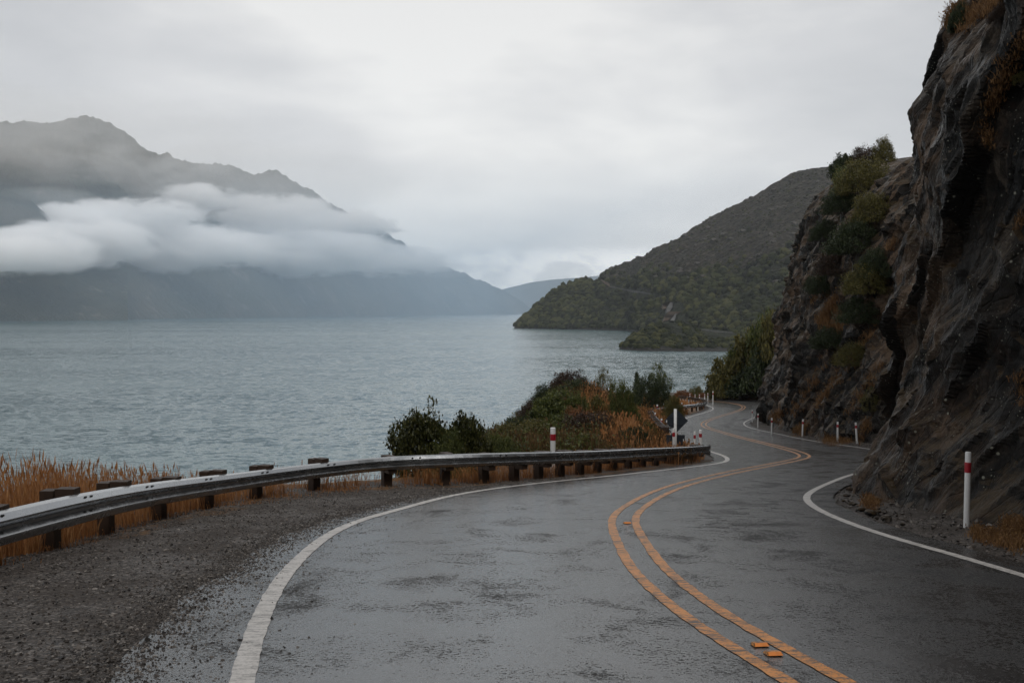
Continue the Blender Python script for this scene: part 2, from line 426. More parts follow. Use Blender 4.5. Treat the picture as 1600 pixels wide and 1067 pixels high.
M['asphalt'] = m_asphalt()
M['white'] = m_paint('white_road_paint', (.52,.49,.46), .5)
M['yellow'] = m_paint('orange_road_paint', (.60,.235,.042), 1.0)
M['ground'] = m_ground(); M['stone'] = m_stone(); M['water'] = m_water(); M['rock'] = m_rock()
M['steel'] = m_steel()
M['wood'] = m_wood('guardrail_timber', (.018,.010,.006), (.058,.034,.021))
M['bark'] = m_wood('bark', (.030,.022,.016), (.075,.058,.045))
M['post'] = m_plain('white_post_plastic', (.70,.70,.69), .42, var=.3)
M['red'] = m_plain('red_reflector', (.32,.012,.022), .35, var=.3)
M['sign'] = m_plain('sign_back', (.030,.038,.048), .45, metal=.2)
M['bolt'] = m_plain('dark_bolt', (.02,.02,.02), .5, metal=.5)
M['stud'] = m_plain('orange_reflector', (.75,.22,.02), .3)
M['straw'] = m_leaf('dry_straw', (.15,.058,.018), (.32,.140,.048), (.50,.27,.12), .7, .3)
M['olive_straw'] = m_leaf('olive_straw', (.030,.019,.007), (.080,.045,.016), (.15,.09,.036), .7, .3)
M['ledge_straw'] = m_leaf('ledge_straw', (.065,.032,.011), (.165,.083,.031), (.30,.17,.07), .7, .25)
M['leaf_broad'] = m_leaf('leaf_broad', (.012,.015,.005), (.038,.044,.013), (.12,.115,.038), .36)
M['leaf_green'] = m_leaf('leaf_green', (.020,.030,.008), (.062,.078,.019), (.15,.155,.042))
M['leaf_dark'] = m_leaf('leaf_dark', (0.0104,0.0169,0.0078), (0.0273,0.0403,0.0156), (0.0598,0.0728,0.0260))
M['leaf_olive'] = m_leaf('leaf_olive', (0.0338,0.0325,0.0091), (0.0884,0.0806,0.0208), (0.1690,0.1430,0.0416))
M['leaf_brown'] = m_leaf('leaf_brown', (0.0156,0.0117,0.0091), (0.0390,0.0234,0.0156), (0.0780,0.0442,0.0234))
M['leaf_orange'] = m_leaf('leaf_orange', (.07,.03,.012), (.16,.065,.024), (.27,.13,.06))
def m_canopy():
    t = NT('far_canopy'); g = t.n('ShaderNodeNewGeometry'); p = g.outputs['Position']
    f = t.math('ADD', t.math('MULTIPLY', g.outputs['Random Per Island'], .45), t.math('MULTIPLY', t.noise(p, .009, 5, .7), .80))
    col = t.ramp(f, [(.34, (.005,.006,.0025)), (.52, (.015,.019,.006)), (.68, (.032,.037,.011)), (.84, (.062,.062,.021))])
    return t.out(t.bsdf(col, .85, t.bump(t.noise(p, .6, 3, .7), 1.0, 2.5), spec=.15))
M['hill'] = m_hill(); M['mountain'] = m_mountain()
M['canopy'] = m_canopy(); M['far_rock'] = m_plain('grey_outcrop', (.060,.053,.045), .85, var=.5, sc=1.5)
M['far_road'] = m_plain('far_wet_road', (.10,.10,.098), .9, sc=.3, spec=.1)
M['far_cut'] = m_plain('earth_cutting', (.15,.11,.08), .8, sc=.2)

# ------------------------------------------------------------------ road surface and markings
def ray_hit(o, d, C, maxd):
    a, b = C[:-1], C[1:]; e = b - a
    den = d[0] * e[:, 1] - d[1] * e[:, 0]
    w = a - o
    with np.errstate(divide='ignore', invalid='ignore'):
        t = (w[:, 0] * e[:, 1] - w[:, 1] * e[:, 0]) / den
        u = (w[:, 0] * d[1] - w[:, 1] * d[0]) / den
    ok = (u >= 0) & (u <= 1) & (t > 0.8) & (t < maxd)
    return t[ok].min() if ok.any() else np.nan
CCs, Sc = resample(CC, 0.35)
T = tangents(CCs); N = np.stack([-T[:, 1], T[:, 0]], 1)       # left normal
wl = np.array([ray_hit(o, n, CL, 5.6) for o, n in zip(CCs, N)])
wr = np.array([ray_hit(o, -n, CR, 5.6) for o, n in zip(CCs, N)])
def fill(w):
    ok = ~np.isnan(w); w = np.interp(np.arange(len(w)), np.where(ok)[0], w[ok])
    k = np.hanning(9); k /= k.sum(); return np.convolve(np.pad(w, 4, 'edge'), k, 'valid')
wl, wr = fill(wl), fill(wr)
EDGE = 0.45
u = np.linspace(0, 1, 25)
edgeL = EDGE + .35 * np.clip((14 - CCs[:, 1]) / 8, 0, 1) + .12 * vnoise(Sc * .8, Sc * 0)
edgeL = edgeL + .07 * fbm(Sc * 2.2, Sc * 0 + 8, o=3)
tl = (wl + edgeL); tr_ = wr + EDGE + .1 * vnoise(Sc * .9, Sc * 0 + 4)
off = tl[:, None] * (1 - u) - tr_[:, None] * u
P = CCs[:, None, :] + N[:, None, :] * off[..., None]
V = np.concatenate([P, zr(P[..., 1])[..., None]], -1).reshape(-1, 3)
UV = np.stack([off, np.repeat(Sc[:, None], 25, 1)], -1).reshape(-1, 2)
road = tag(link('road', mesh_np('road', V, grid_faces(len(CCs), 25, True), M['asphalt'], True, UV)), 'wet grey asphalt road winding in an S bend along the lake', 'road', kind='structure')
ROADL = CCs + N * tl[:, None]; ROADR = CCs - N * tr_[:, None]

def ribbon(name, C, w, mat, lift, label):
    C, s = resample(C, 0.12)
    t = tangents(C); n = np.stack([-t[:, 1], t[:, 0]], 1)
    cross = np.linspace(-.5, .5, 4)
    j = (vnoise(s * 14, s * 0 + w * 50) * .012)
    Q = C[:, None] + n[:, None] * (cross[None, :, None] * w + (j[:, None, None] * np.sign(cross)[None, :, None]))
    V = np.concatenate([Q, zr(Q[..., 1])[..., None] + lift], -1).reshape(-1, 3)
    UV = np.stack(np.broadcast_arrays(cross[None] * w, s[:, None]), -1).reshape(-1, 2)
    o = link(name, mesh_np(name, V, grid_faces(len(C), 4, True), mat, True, UV)); tag(o, label, 'road marking', kind='structure'); return o
ribbon('edge_line', CL, .145, M['white'], .005, 'white edge line on the lake side of the road')
ribbon('edge_line', CR, .125, M['white'], .005, 'white edge line on the cliff side of the road')
CN = np.stack([-tangents(CC)[:, 1], tangents(CC)[:, 0]], 1)
ribbon('centre_line', CC + CN * .165, .108, M['yellow'], .005, 'orange centre line nearer the lake')
ribbon('centre_line', CC - CN * .165, .108, M['yellow'], .005, 'orange centre line nearer the cliff')

# ------------------------------------------------------------------ guardrail paths
gl = [(0,797.6,10.4),(60,783.5,11.2),(120,771.5,12.1),(210,757,14.0),(300,746,15.9),(370,738.5,17.5),(435,730.5,18.9),(500,723,20.0),(560,717,20.8),(620,712,21.3),(685,710,21.6),(755,708,22.0),(828,706.5,23.0),(890,705.3,24.4),(955,703,26.3),(1020,700,28.8),(1070,698,31.0),(1107,695.6,32.6)]
G3 = np.array([(-5.6,-3.0,.62),(-5.55,2.0,.16),(-5.45,6.5,-.19)] + [tuple(at(x, y, Y)) for x, y, Y in gl])
G3 = catmull(G3, .2); G3, gs = resample(G3, .2); G3 = smooth(G3, 14)
G2px = [(1046,690),(1038,684),(1029,672),(1022,661),(1020,654),(1027,650),(1048,647),(1074,644),(1096,641),(1104,637.5),(1102,634),(1086,629.8),(1064,626.4)]
G2 = catmull(np.array([ground(*p) for p in G2px]), .3); G2, g2s = resample(G2, .3); G2 = smooth(G2, 10)
G2 = np.column_stack([G2, zr(G2[:, 1]) + .74])

# ------------------------------------------------------------------ terrain
KC = catmull(np.array([(-7.6,-14),(-7.4,0),(-7.0,8),(-6.9,13),(-6.5,17.5),(-5.2,21.5),(-2.6,24),(-.9,28),(-.6,37),(0,46),(1,56),(3,68),(6,80),(9.5,92),(13,104),(15.5,112),(17.5,125),(18,147),(15,170)]), 1.0)
def terrain_h(X, Y):
    d = seg_dist(X, Y, KC)
    base = zr(Y)
    dd = np.maximum(d, 0)
    drop = np.where(dd < 3, dd * dd * .16, 1.44 + (dd - 3) * .96)
    kn = 2.5 * np.exp(-((X - 4.2) / 3.9) ** 2 - ((Y - 65) / 13.0) ** 2) + .5 * np.exp(-((X - 3.5) / 3) ** 2 - ((Y - 42) / 6.0) ** 2)
    fade = np.clip(seg_dist(X, Y, CL) / 2.5, 0, 1)
    rough = fbm(X * .35, Y * .35, o=4) * .35 * np.clip(d / 2.0, 0, 1) + fbm(X * .9, Y * .9, o=3) * .035 * np.clip(seg_dist(X, Y, CL) / 1.5, 0, 1)
    berm = .12 * np.exp(-((d + 1.0) / .8) ** 2)
    h = base - .035 + kn * fade - drop + rough - .16 * np.exp(-((d + .7) / .9) ** 2) * np.clip((20 - Y) / 6, 0, 1)
    return np.maximum(h, LAKE - 3)
xs = np.concatenate([np.arange(-110, -12, 1.5), np.arange(-12, 12, .3), np.arange(12, 60, .8)])
ys = np.concatenate([np.arange(-14, 32, .3), np.arange(32, 110, .6), np.arange(110, 215, 1.5)])
XX, YY = np.meshgrid(xs, ys)
ZZ = terrain_h(XX, YY)
dK = seg_dist(XX, YY, KC); dL = seg_dist(XX, YY, CL)
G2D = np.vstack([G3[:, :2]])
dG = np.abs(seg_dist(XX, YY, G2D))
grassy = np.clip((dK + 1.2) / 1.6, 0, 1) * .9
grassy = np.maximum(grassy, np.where((YY > 30) & (dL > .5), np.clip((dL - .5) / 1.0, 0, 1) * .85, 0))
grassy = np.maximum(grassy, .52 * np.exp(-(dG / .9) ** 2) * (YY > 13))
terr = tag(link('ground', mesh_np('ground', np.stack([XX, YY, ZZ], -1).reshape(-1, 3), grid_faces(len(ys), len(xs)), M['ground'], True, attrs={'grassy': grassy.ravel()})),
           'gravel verge and grassy bank dropping to the lake', 'ground', kind='structure')
tbv = BVHTree.FromPolygons([tuple(v.co) for v in terr.data.vertices], [tuple(p.vertices) for p in terr.data.polygons])
def tz(x, y):
    h = tbv.ray_cast(Vector((x, y, 60)), Vector((0, 0, -1)))
    return h[0].z if h[0] else float(zr(y))

# lake
lk = bpy.data.meshes.new('lake'); S = 30000
lk.from_pydata([(-S,-400,LAKE),(S,-400,LAKE),(S,26000,LAKE),(-S,26000,LAKE)], [], [(0,1,2,3)]); lk.materials.append(M['water'])
tag(link('lake', lk), 'grey green rippled lake', 'lake', kind='structure')

# ------------------------------------------------------------------ cliffs
BASE = np.array([(9.5,-8),(7.6,1),(6.75,8),(6.55,11.5),(6.5,14.5),(6.5,17.5),(6.62,19.4),(7.1,21.4),(8.9,24.0),(11.6,27.5),(14.8,32.5),(16.9,38),(17.9,43),(18.1,49),(17.7,55),(17.7,62),(18.3,69),(19.3,76),(20.4,82),(22,89),(24.7,98),(28.8,107),(33.5,117),(37.3,128),(38.8,138),(37,146),(34,150.5),(31,152.5),(30.2,155.5),(33,162),(40,172)], float)
# profiles: (offset outward, height)
PA = [(0,0),(.3,1.6),(.75,3.6),(1.1,5.4),(1.8,7.4),(3.0,9.6),(5.0,12.2),(9.0,15.5)]
PNOSE = [(0,0),(.5,1.2),(1.0,2.5),(1.15,4.4),(1.1,6.6),(1.2,8.1),(2.0,9.4),(2.9,10.9),(5.6,13.6)]
PB = [(0,0),(.9,4.0),(1.6,8.5),(2.4,12.5),(3.5,16),(5.0,19),(8.0,20.8),(18,21.5)]
PC = [(0,0),(.5,1.2),(1.0,2.2),(2.2,3.4),(4.0,4.8),(7.0,6.6),(11,9),(17,12)]
keysP = [(0, PA), (14, PA), (22, PNOSE), (31, PNOSE), (42, [(o, h * .80) for o, h in PB]), (75, [(o, h * .84) for o, h in PB]), (97, PB), (117, PB), (128, PC), (400, PC)]
def cliff(name, s0, s1, ds, nv, ampL, label, ledges=()):
    C = catmull(BASE, .2); C, s = resample(C, .2); C = smooth(C, 25)
    d = np.concatenate([[0], np.cumsum(np.linalg.norm(np.diff(C, axis=0), axis=1))])
    s = np.arange(s0, min(s1, d[-1]), ds)
    B = np.stack([np.interp(s, d, C[:, k]) for k in (0, 1)], 1)
    Tn = tangents(smooth(C, 250)); nx = np.interp(s, d, Tn[:, 1]); ny = np.interp(s, d, -Tn[:, 0])
    O = np.stack([nx, ny], 1); O /= np.linalg.norm(O, axis=1)[:, None]
    v = np.linspace(0, 1, nv)
    prof = np.zeros((len(s), nv, 2))
    ks = np.array([k for k, _ in keysP], float)
    pk = []
    for _, p in keysP:
        p = catmull(np.array(p, float), .1); q, _s = resample(p, .05)
        pk.append(np.stack([np.interp(v, np.linspace(0, 1, len(q)), q[:, i]) for i in (0, 1)], 1))
    pk = np.array(pk)
    idx = np.clip(np.searchsorted(ks, s, 'right') - 1, 0, len(ks) - 2)
    w = (s - ks[idx]) / (ks[idx + 1] - ks[idx]); w = (w * w * (3 - 2 * w))[:, None, None]
    prof = pk[idx] * (1 - w) + pk[idx + 1] * w
    offs, hh = prof[..., 0], prof[..., 1]
    SS = np.repeat(s[:, None], nv, 1)
    k = np.clip(hh / .7, 0.35, 1)
    # strata: slabs rising towards the viewer
    ph = math.radians(52)
    a = -SS * math.cos(ph) + hh * math.sin(ph); b = SS * math.sin(ph) + hh * math.cos(ph)
    wob = fbm(SS * .12, hh * .12, o=3)
    disp = ampL * .6 * fbm(SS * .16 + 3, hh * .16, o=3)
    wx = fbm(SS * .5, hh * .5 + 3, o=2) * .10; wy = fbm(SS * .5 + 8, hh * .5, o=2) * .10
    disp += ampL * .95 * facets(a * .26 + wx, b * .36 + wy, 1.0)
    disp += ampL * .55 * facets(a * .62 + wx, b * .85 + wy, 1.15, 3)
    disp += ampL * .30 * facets(a * 1.35 + wx, b * 1.9 + wy, 1.4, 7)
    disp += ampL * .15 * facets(a * 3.0, b * 4.2 + wy, 1.6, 9)
    disp += (.022 if ds < .15 else .08) * fbm(SS * 2.7, hh * 2.7, o=4, gain=.6)
    for s_c, h_c, s_w, h_t, am in ledges:            # overhanging slabs
        hc = h_c + .75 * (s_c - SS) + .12 * vnoise(SS * 1.3, SS * 0 + h_c)
        q = hh - hc
        disp += am * np.exp(-((SS - s_c) / s_w) ** 2) * np.clip(q / .12, 0, 1) * np.clip(1 - q / h_t, 0, 1)
    tot = offs - disp * k                    # negative disp = bulge towards the road
    X = B[:, None, 0] + O[:, None, 0] * tot; Y = B[:, None, 1] + O[:, None, 1] * tot
    Z = zr(B[:, 1])[:, None] - .25 + hh + .18 * ampL * fbm(SS * .7, hh * .7 + 9, o=3) * k
    V = np.stack([X, Y, Z], -1).reshape(-1, 3); UV = np.stack([-SS, hh], -1).reshape(-1, 2)
    o = link(name, mesh_np(name, V, grid_faces(len(s), nv), M['rock'], False, UV))
    return tag(o, label, 'cliff', kind='structure')
cliffA = cliff('rock_cliff', 0, 44, .055, 320, .50, 'near dark wet schist rock face leaning over the road', ((31, 8.1, 2.2, 1.5, .35), (32, 10.3, 2.2, 1.5, .25), (29.8, 2.5, 2.2, 2.4, .6), (25, 5.4, 2.4, 2.2, .5), (21, 3.0, 2.4, 1.8, .45), (17, 5.2, 2.4, 2.0, .5), (13, 2.4, 2.4, 1.6, .4)))
cliffB = cliff('rock_cliff', 38, 190, .22, 130, .95, 'farther dark rock face with shrubs beyond the nose of the cliff')
bvs = [BVHTree.FromPolygons([tuple(v.co) for v in o.data.vertices], [tuple(p.vertices) for p in o.data.polygons]) for o in (cliffA, cliffB)]
def hit(px, py, which=None):
    dx, dz = ray(px, py); d = Vector((dx, 1, dz)).normalized(); best = None
    for k, b in enumerate(bvs + [tbv]):
        if which is not None and k not in which: continue
        h = b.ray_cast(Vector((0, 0, CAMZ)), d)
        if h[0] and (best is None or h[3] < best[3]): best = h
    return best

# unseen slope added to block sky light, above the near cliff and behind the viewer
hx_ = np.arange(-70, 150, 4.0); hy_ = np.arange(-150, 27, 3.0)
HX, HY = np.meshgrid(hx_, hy_)
side = np.clip(HX - np.maximum(12.5, .58 * HY + 4), 0, None)
rear = np.clip(-26 - HY, 0, None) * np.clip((HX + 45) / 40, 0, 1)
hz_ = zr(np.clip(HY, -60, 60)) - 4 + np.where(side > 0, 15, 0) + 1.05 * side + .75 * rear + fbm(HX / 25, HY / 25, o=4) * 3
hz_ = np.minimum(hz_, 95 + fbm(HX / 40, HY / 40) * 5)
keepq = ((side > 0) | (HY < -15)).reshape(-1)
F = grid_faces(len(hy_), len(hx_)); F = F[keepq[F].all(1)]
tag(link('sky_block_slope', mesh_np('sky_block_slope', np.stack([HX, HY, hz_], -1).reshape(-1, 3), F, M['hill'], True)), 'added unseen scrubby slope blocking sky light above the near cliff and behind the viewer', 'hill', kind='structure')

# ------------------------------------------------------------------ guardrails
BP = np.array([(0,0),(.05,-.022),(.088,-.085),(.088,-.105),(.028,-.155),(.028,-.185),(.088,-.235),(.088,-.255),(.05,-.318),(0,-.34)])
BPo = np.vstack([BP, (BP[::-1] - np.array([.006, 0]))])
def beam(name, C3, parent, scale=1.0):
    t = tangents(C3); n = np.stack([t[:, 1], -t[:, 0]], 1)    # right of path = road side
    sc_ = np.interp(C3[:, 1], [12, 21], [1.08, .84])[:, None] if scale else np.ones((len(C3), 1)) * .9
    Q = C3[:, None, :2] + n[:, None] * (BPo[None, :, 0:1] * sc_[..., None])
    Z = C3[:, None, 2] + BPo[None, :, 1] * sc_
    k = len(BPo); V = np.concatenate([Q, Z[..., None]], -1).reshape(-1, 3)
    F = []
    for i in range(len(C3) - 1):
        for j in range(k): F.append((i*k+j, (i+1)*k+j, (i+1)*k+(j+1) % k, i*k+(j+1) % k))
    me = mesh_np(name, V, F, M['steel'], False)
    return link(name, me, parent)
def along(C3, s, d):
    return np.array([np.interp(d, s, C3[:, k]) for k in range(3)])
def guardrail(C3, label, spacing, s0, pw, bolts, group):
    root = empty('guardrail'); tag(root, label, 'guardrail', group)
    d = np.concatenate([[0], np.cumsum(np.linalg.norm(np.diff(C3, axis=0), axis=1))])
    beam('rail', C3, root, bolts)
    q = s0
    while q < d[-1] - .1:
        p = along(C3, d, q); t = along(C3, d, min(q + .15, d[-1])) - along(C3, d, max(q - .15, 0)); ang = math.atan2(t[1], t[0]); L = Vector((-math.sin(ang), math.cos(ang), 0))
        g = min(tz(p[0] + L.x * .3, p[1] + L.y * .3), tz(p[0], p[1]))
        jit = random.uniform(-.02, .03)
        m = MB(); top = p[2] + (.03 if p[1] < 20.6 else -.02) + jit; bot = min(g, p[2] - .6) - .25
        m.box(Vector((p[0], p[1], (top + bot) / 2)) + L * .335, (pw, .17, top - bot), ang, random.uniform(-.02, .02))
        po = link('post', m.mesh('post', M['wood'], bevel=.006), root)
        m = MB(); m.box(Vector((p[0], p[1], p[2] - (.13 if p[1] < 20.6 else .19) + jit)) + L * .125, (pw * .95, .235, .36), ang)
        link('spacer_block', m.mesh('spacer_block', M['wood'], bevel=.005), po)
        q += (spacing if not bolts else np.interp(p[1], [20.5, 21.6], [1.66, 1.0])) * random.uniform(.97, 1.03)
    if bolts:
        q = 1.0
        while q < d[-1] - .3:
            for e in (-.085, .085):
                p = along(C3, d, q + e); t = along(C3, d, q + e + .1) - along(C3, d, q + e - .1); ang = math.atan2(t[1], t[0]); L = Vector((math.sin(ang), -math.cos(ang), 0))
                for off_, dz_, sz_ in ((.066, -.042, (.034, .03, .02)), (.062, -.215, (.022, .022, .02))):
                    m = MB(); m.box(Vector(p) + L * off_ + Vector((0, 0, dz_)), sz_, ang)
                    link('bolt', m.mesh('bolt', M['bolt']), root)
            q += 2.05
    return root, d
gr, gd = guardrail(G3, 'long curved steel guardrail on timber posts beside the near bend', 2.02, .35, .19, True, None)
# rounded end terminal of the near rail
e = G3[-1]; tt = tangents(G3)[-1]; ang = math.atan2(tt[1], tt[0])
m = MB(); Rr = Vector((math.sin(ang), -math.cos(ang), 0)); Tt = Vector((tt[0], tt[1], 0))
for z0, z1, r in ((-.01, -.15, .11), (-.19, -.33, .11)):
    ring = []
    for k in range(9):
        a = math.pi * k / 8
        ring.append(Vector(e) + Rr * (-.02 + .07 * math.cos(a)) + Tt * (.16 * math.sin(a)))
    Vv = [p + Vector((0, 0, z0)) for p in ring] + [p + Vector((0, 0, z1)) for p in ring]
    m.add(Vv, [(k, k+1, k+10, k+9) for k in range(8)])
link('end_terminal', m.mesh('end_terminal', M['steel'], True), gr)
guardrail(G2, 'farther dark guardrail curling round the second bend behind the diamond sign', 2.1, .3, .2, False, None)

# ------------------------------------------------------------------ marker posts
def marker(px, ytop, Y, label, H=1.0, w=.1, tilt=0.0, lean=0.0, proto={}):
    if Y is None:
        x, Y = ground(px, ytop, H); z = float(zr(Y))
        zt = z + H
    else:
        p = at(px, ytop, Y); x, zt = p.x, p.z
    g = tz(x, Y)
    if zt - H > g: H = zt - g
    root = empty('marker_post', (x, Y, zt - H)); root.rotation_euler = (lean, tilt, 0)
    tag(root, label, 'marker post', 'white marker posts with red bands along the road')
    if 'b' not in proto:
        b = MB(); b.tube([(0,0,-.35),(0,0,.985),(0,0,1.0)], [.5,.5,.44], 12); proto['b'] = b.mesh('post', M['post'])
        for pl in proto['b'].polygons: pl.use_smooth = abs(pl.normal.z) < .5
        r = MB(); r.tube([(0,0,.73),(0,0,.865)], .55, 12); proto['r'] = r.mesh('red_band', M['red'], True)
    o = link('post', proto['b'], root); o.scale = (w, w, H)
    o = link('red_band', proto['r'], root); o.scale = (w, w, H)
    return root
marker(1511.5, 706, None, 'tall white marker post with red band, nearest of all, before the dark cliff', 1.0, .078, .012)
marker(1339.5, 660, None, 'leaning white marker post beside the cliff nose, rightmost of the far row', tilt=-.07)
marker(1309, 659, None, 'upright white marker post second from the cliff nose')
marker(1254, 655, None, 'white marker post standing alone midway along the far cliff foot', tilt=.03)
marker(1206, 653, None, 'white marker post below the left corner of the far cliff')
marker(1184.5, 646, None, 'white marker post just inside the tip of the right edge line')
marker(1175.5, 640, None, 'thin marker post behind the tip of the right edge line', w=.08)
marker(1191, 612, None, 'marker post at the far cliff corner where the road passes out of sight')
marker(1114, 611, 128, 'small marker post under the far trees at the end of the road')
marker(864, 668, 25.6, 'wide white marker post with red band standing behind the near guardrail', 1.1, .13)
marker(1052.8, 669, 33.4, 'white marker post with red band against the foot of the sign pole', 1.0, .085)
marker(1085.5, 674, 35.6, 'left of the two short marker posts past the near guardrail end', .9, .075)
marker(1094.5, 671.5, 35.9, 'right of the two short marker posts past the near guardrail end', .95, .1)
marker(1023.7, 644.5, 84, 'marker post at the outer turn of the far guardrail', 1.0, .13)
marker(1033, 654, 72, 'marker post leaning on the near side of the far guardrail', 1.0, .12, .03)
marker(1039.5, 667, 60, 'lowest marker post of the far guardrail, left of the diamond sign', 1.0, .12, .06)
marker(1027, 632, 95, 'leftmost marker post over the back of the far guardrail', 1.15, .14)
marker(1037.3, 630.3, 97, 'second marker post over the back of the far guardrail', 1.15, .14)
marker(1047, 630, 99, 'third marker post over the back of the far guardrail', 1.15, .14)
marker(1065.3, 629, 101, 'marker post behind the far guardrail above the sign', 1.15, .14)
marker(1090.5, 629, 106, 'marker post behind the far guardrail near its bright end', 1.1, .12)
for k, (px, yt) in enumerate([(1078, 615), (1086, 616), (1093, 616.5), (1101, 615.5), (1106, 614)]):
    r = marker(px, yt, 150 - k, 'tiny pale marker post on the far verge before the orange scrub', .75, .1)
    r['group'] = 'tiny far marker posts'

# ------------------------------------------------------------------ road sign seen from behind
sp = at(1055.3, 639, 34.0); gz_ = tz(sp.x, sp.y)
root = empty('road_sign', (sp.x, sp.y, gz_)); tag(root, 'back of a dark diamond road sign with plate below on white pole', 'road sign')
m = MB(); m.tube([(0,0,-.3),(0,0,sp.z - gz_)], .05, 12); link('pole', m.mesh('pole', M['post'], True), root)
def lp(px, py): p = at(px, py, 34.06); return Vector((p.x - sp.x, .06, p.z - gz_))
c = lp(1056.5, 657.5); r = .40
m = MB(); q = [c + Vector((0,0,r)), c + Vector((r,0,0)), c + Vector((0,0,-r)), c + Vector((-r,0,0))]
m.add(q + [p + Vector((0,.012,0)) for p in q], [(0,3,2,1),(4,5,6,7),(0,1,5,4),(1,2,6,5),(2,3,7,6),(3,0,4,7)])
dp = link('diamond_panel', m.mesh('diamond_panel', M['sign'], bevel=.003), root)
m = MB(); m.box(lp(1041.5, 658.2) - Vector((0,.008,0)), (.035,.006,.08)); link('sticker', m.mesh('sticker', M['post']), dp)
m = MB(); m.box(c - Vector((0,.012,-.12)), (.42,.02,.035)); m.box(c - Vector((0,.012,.12)), (.42,.02,.035)); link('bracket', m.mesh('bracket', M['sign']), dp)
c = lp(1055.5, 687.8); m = MB(); m.box(c, (.62,.012,.37)); p2 = link('lower_plate', m.mesh('lower_plate', M['sign'], bevel=.004), root)
m = MB(); m.box(c + Vector((0,-.012,.12)), (.62,.012,.03)); m.box(c + Vector((0,-.012,-.12)), (.62,.012,.03)); link('stiffener', m.mesh('stiffener', M['sign']), p2)
m = MB(); m.box(lp(1067.8, 687.5) - Vector((0,.01,0)), (.03,.006,.07)); link('sticker', m.mesh('sticker', M['post']), p2)

# road studs
for px, py, lab in ((1187,1011,'farther of two orange road studs near the bottom between the centre lines'),(1208,1024.5,'nearest orange road stud, touching the right centre line'),(980,818,'small orange road stud far up the bend between the centre lines')):
    x, Y = ground(px, py); m = MB()
    z = float(zr(Y)); V = [(-.052,-.05,0),(.052,-.05,0),(.052,.05,0),(-.052,.05,0),(-.045,-.022,.017),(.045,-.022,.017),(.045,.022,.017),(-.045,.022,.017)]
    root = empty('road_stud', (x, Y, z + .006), 0); root.rotation_euler = (-math.atan(.0994), 0, .1); tag(root, lab, 'road stud', 'orange road studs')
    m.add(V, [(0,3,2,1),(4,5,6,7),(1,2,6,5),(2,3,7,6),(3,0,4,7)]); link('body', m.mesh('body', M['yellow']), root)
    m2 = MB(); m2.add([(-.048,-.053,.001),(.048,-.053,.001),(.042,-.024,.0185),(-.042,-.024,.0185)], [(0,1,2,3)]); link('reflector', m2.mesh('reflector', M['stud']), root)

# ------------------------------------------------------------------ loose stones
def stones(name, P, size, label):
    n = len(P); oc = np.array([(1,0,0),(-1,0,0),(0,1,0),(0,-1,0),(0,0,1),(0,0,-1)], float)
    V = oc[None] * (rng.uniform(.55, 1.15, (n, 6, 1))) + rng.normal(0, .22, (n, 6, 3))
    a = rng.uniform(0, 6.28, n); c, s = np.cos(a)[:, None], np.sin(a)[:, None]
    V = np.stack([V[..., 0]*c - V[..., 1]*s, V[..., 0]*s + V[..., 1]*c, V[..., 2] * .65], -1) * size[:, None, None] + P[:, None]
    f = np.array([(0,2,4),(2,1,4),(1,3,4),(3,0,4),(2,0,5),(1,2,5),(3,1,5),(0,3,5)])
    F = (np.arange(n)[:, None, None] * 6 + f[None]).reshape(-1, 3)
    return tag(link(name, mesh_np(name, V.reshape(-1, 3), F, M['stone'])), label, 'gravel', kind='stuff')
def gz_np(x, y): return terrain_h(x, y)
n = 60000
Y = 4.5 + 22 * rng.random(n) ** 1.5; X = rng.uniform(-7.2, 0.0, n)
dl = seg_dist(X, Y, ROADL[::3]); dg = seg_dist(X, Y, G3[::5, :2])
keep = (dg < .9) & ((dl > .02 - .5 * rng.random(n) ** 3 * (Y < 13))) & (rng.random(n) < .9)
X, Y, dl = X[keep], Y[keep], dl[keep]
Z = np.where(dl > 0, gz_np(X, Y), zr(Y)) + .004
sz = rng.gamma(2.6, .0036, len(X)).clip(.004, .030)
Pn = np.stack([X, Y, Z], 1)
stones('gravel', Pn, sz, 'loose grey brown gravel on the lake side verge')
n = 26000
i = rng.integers(0, len(ROADR) - 1, n); w = rng.random(n); Q = ROADR[i]; Nn = -N[i]; dist = rng.uniform(-.05, 2.6, n)
Q = Q + Nn * dist[:, None] + rng.normal(0, .1, (n, 2)); k = (Q[:, 1] < 60) & (Q[:, 1] > 2) & (seg_dist(Q[:, 0], Q[:, 1], ROADR[::3]) < .02)
Q = Q[k]; sz = rng.gamma(2.2, .008, len(Q)).clip(.006, .09)
stones('gravel', np.column_stack([Q, zr(Q[:, 1]) - .02 + sz * .2]), sz, 'dark broken stones at the foot of the cliff')
n = 70000; i = rng.integers(0, 110, n); Q = ROADL[i] + N[i] * np.where(rng.random(n) < .75, rng.normal(.03, .11, n), -np.abs(rng.normal(0, .42, n)))[:, None] + rng.normal(0, .12, (n, 2))
k = (Q[:, 1] > 4.5) & (Q[:, 1] < 24); Q = Q[k]; sz = rng.gamma(2.2, .0030, len(Q)).clip(.003, .020)
stones('gravel', np.column_stack([Q, np.maximum(zr(Q[:, 1]), 0 * Q[:, 1] + zr(Q[:, 1])) + .001]), sz, 'small stones spilled across the edge of the seal')
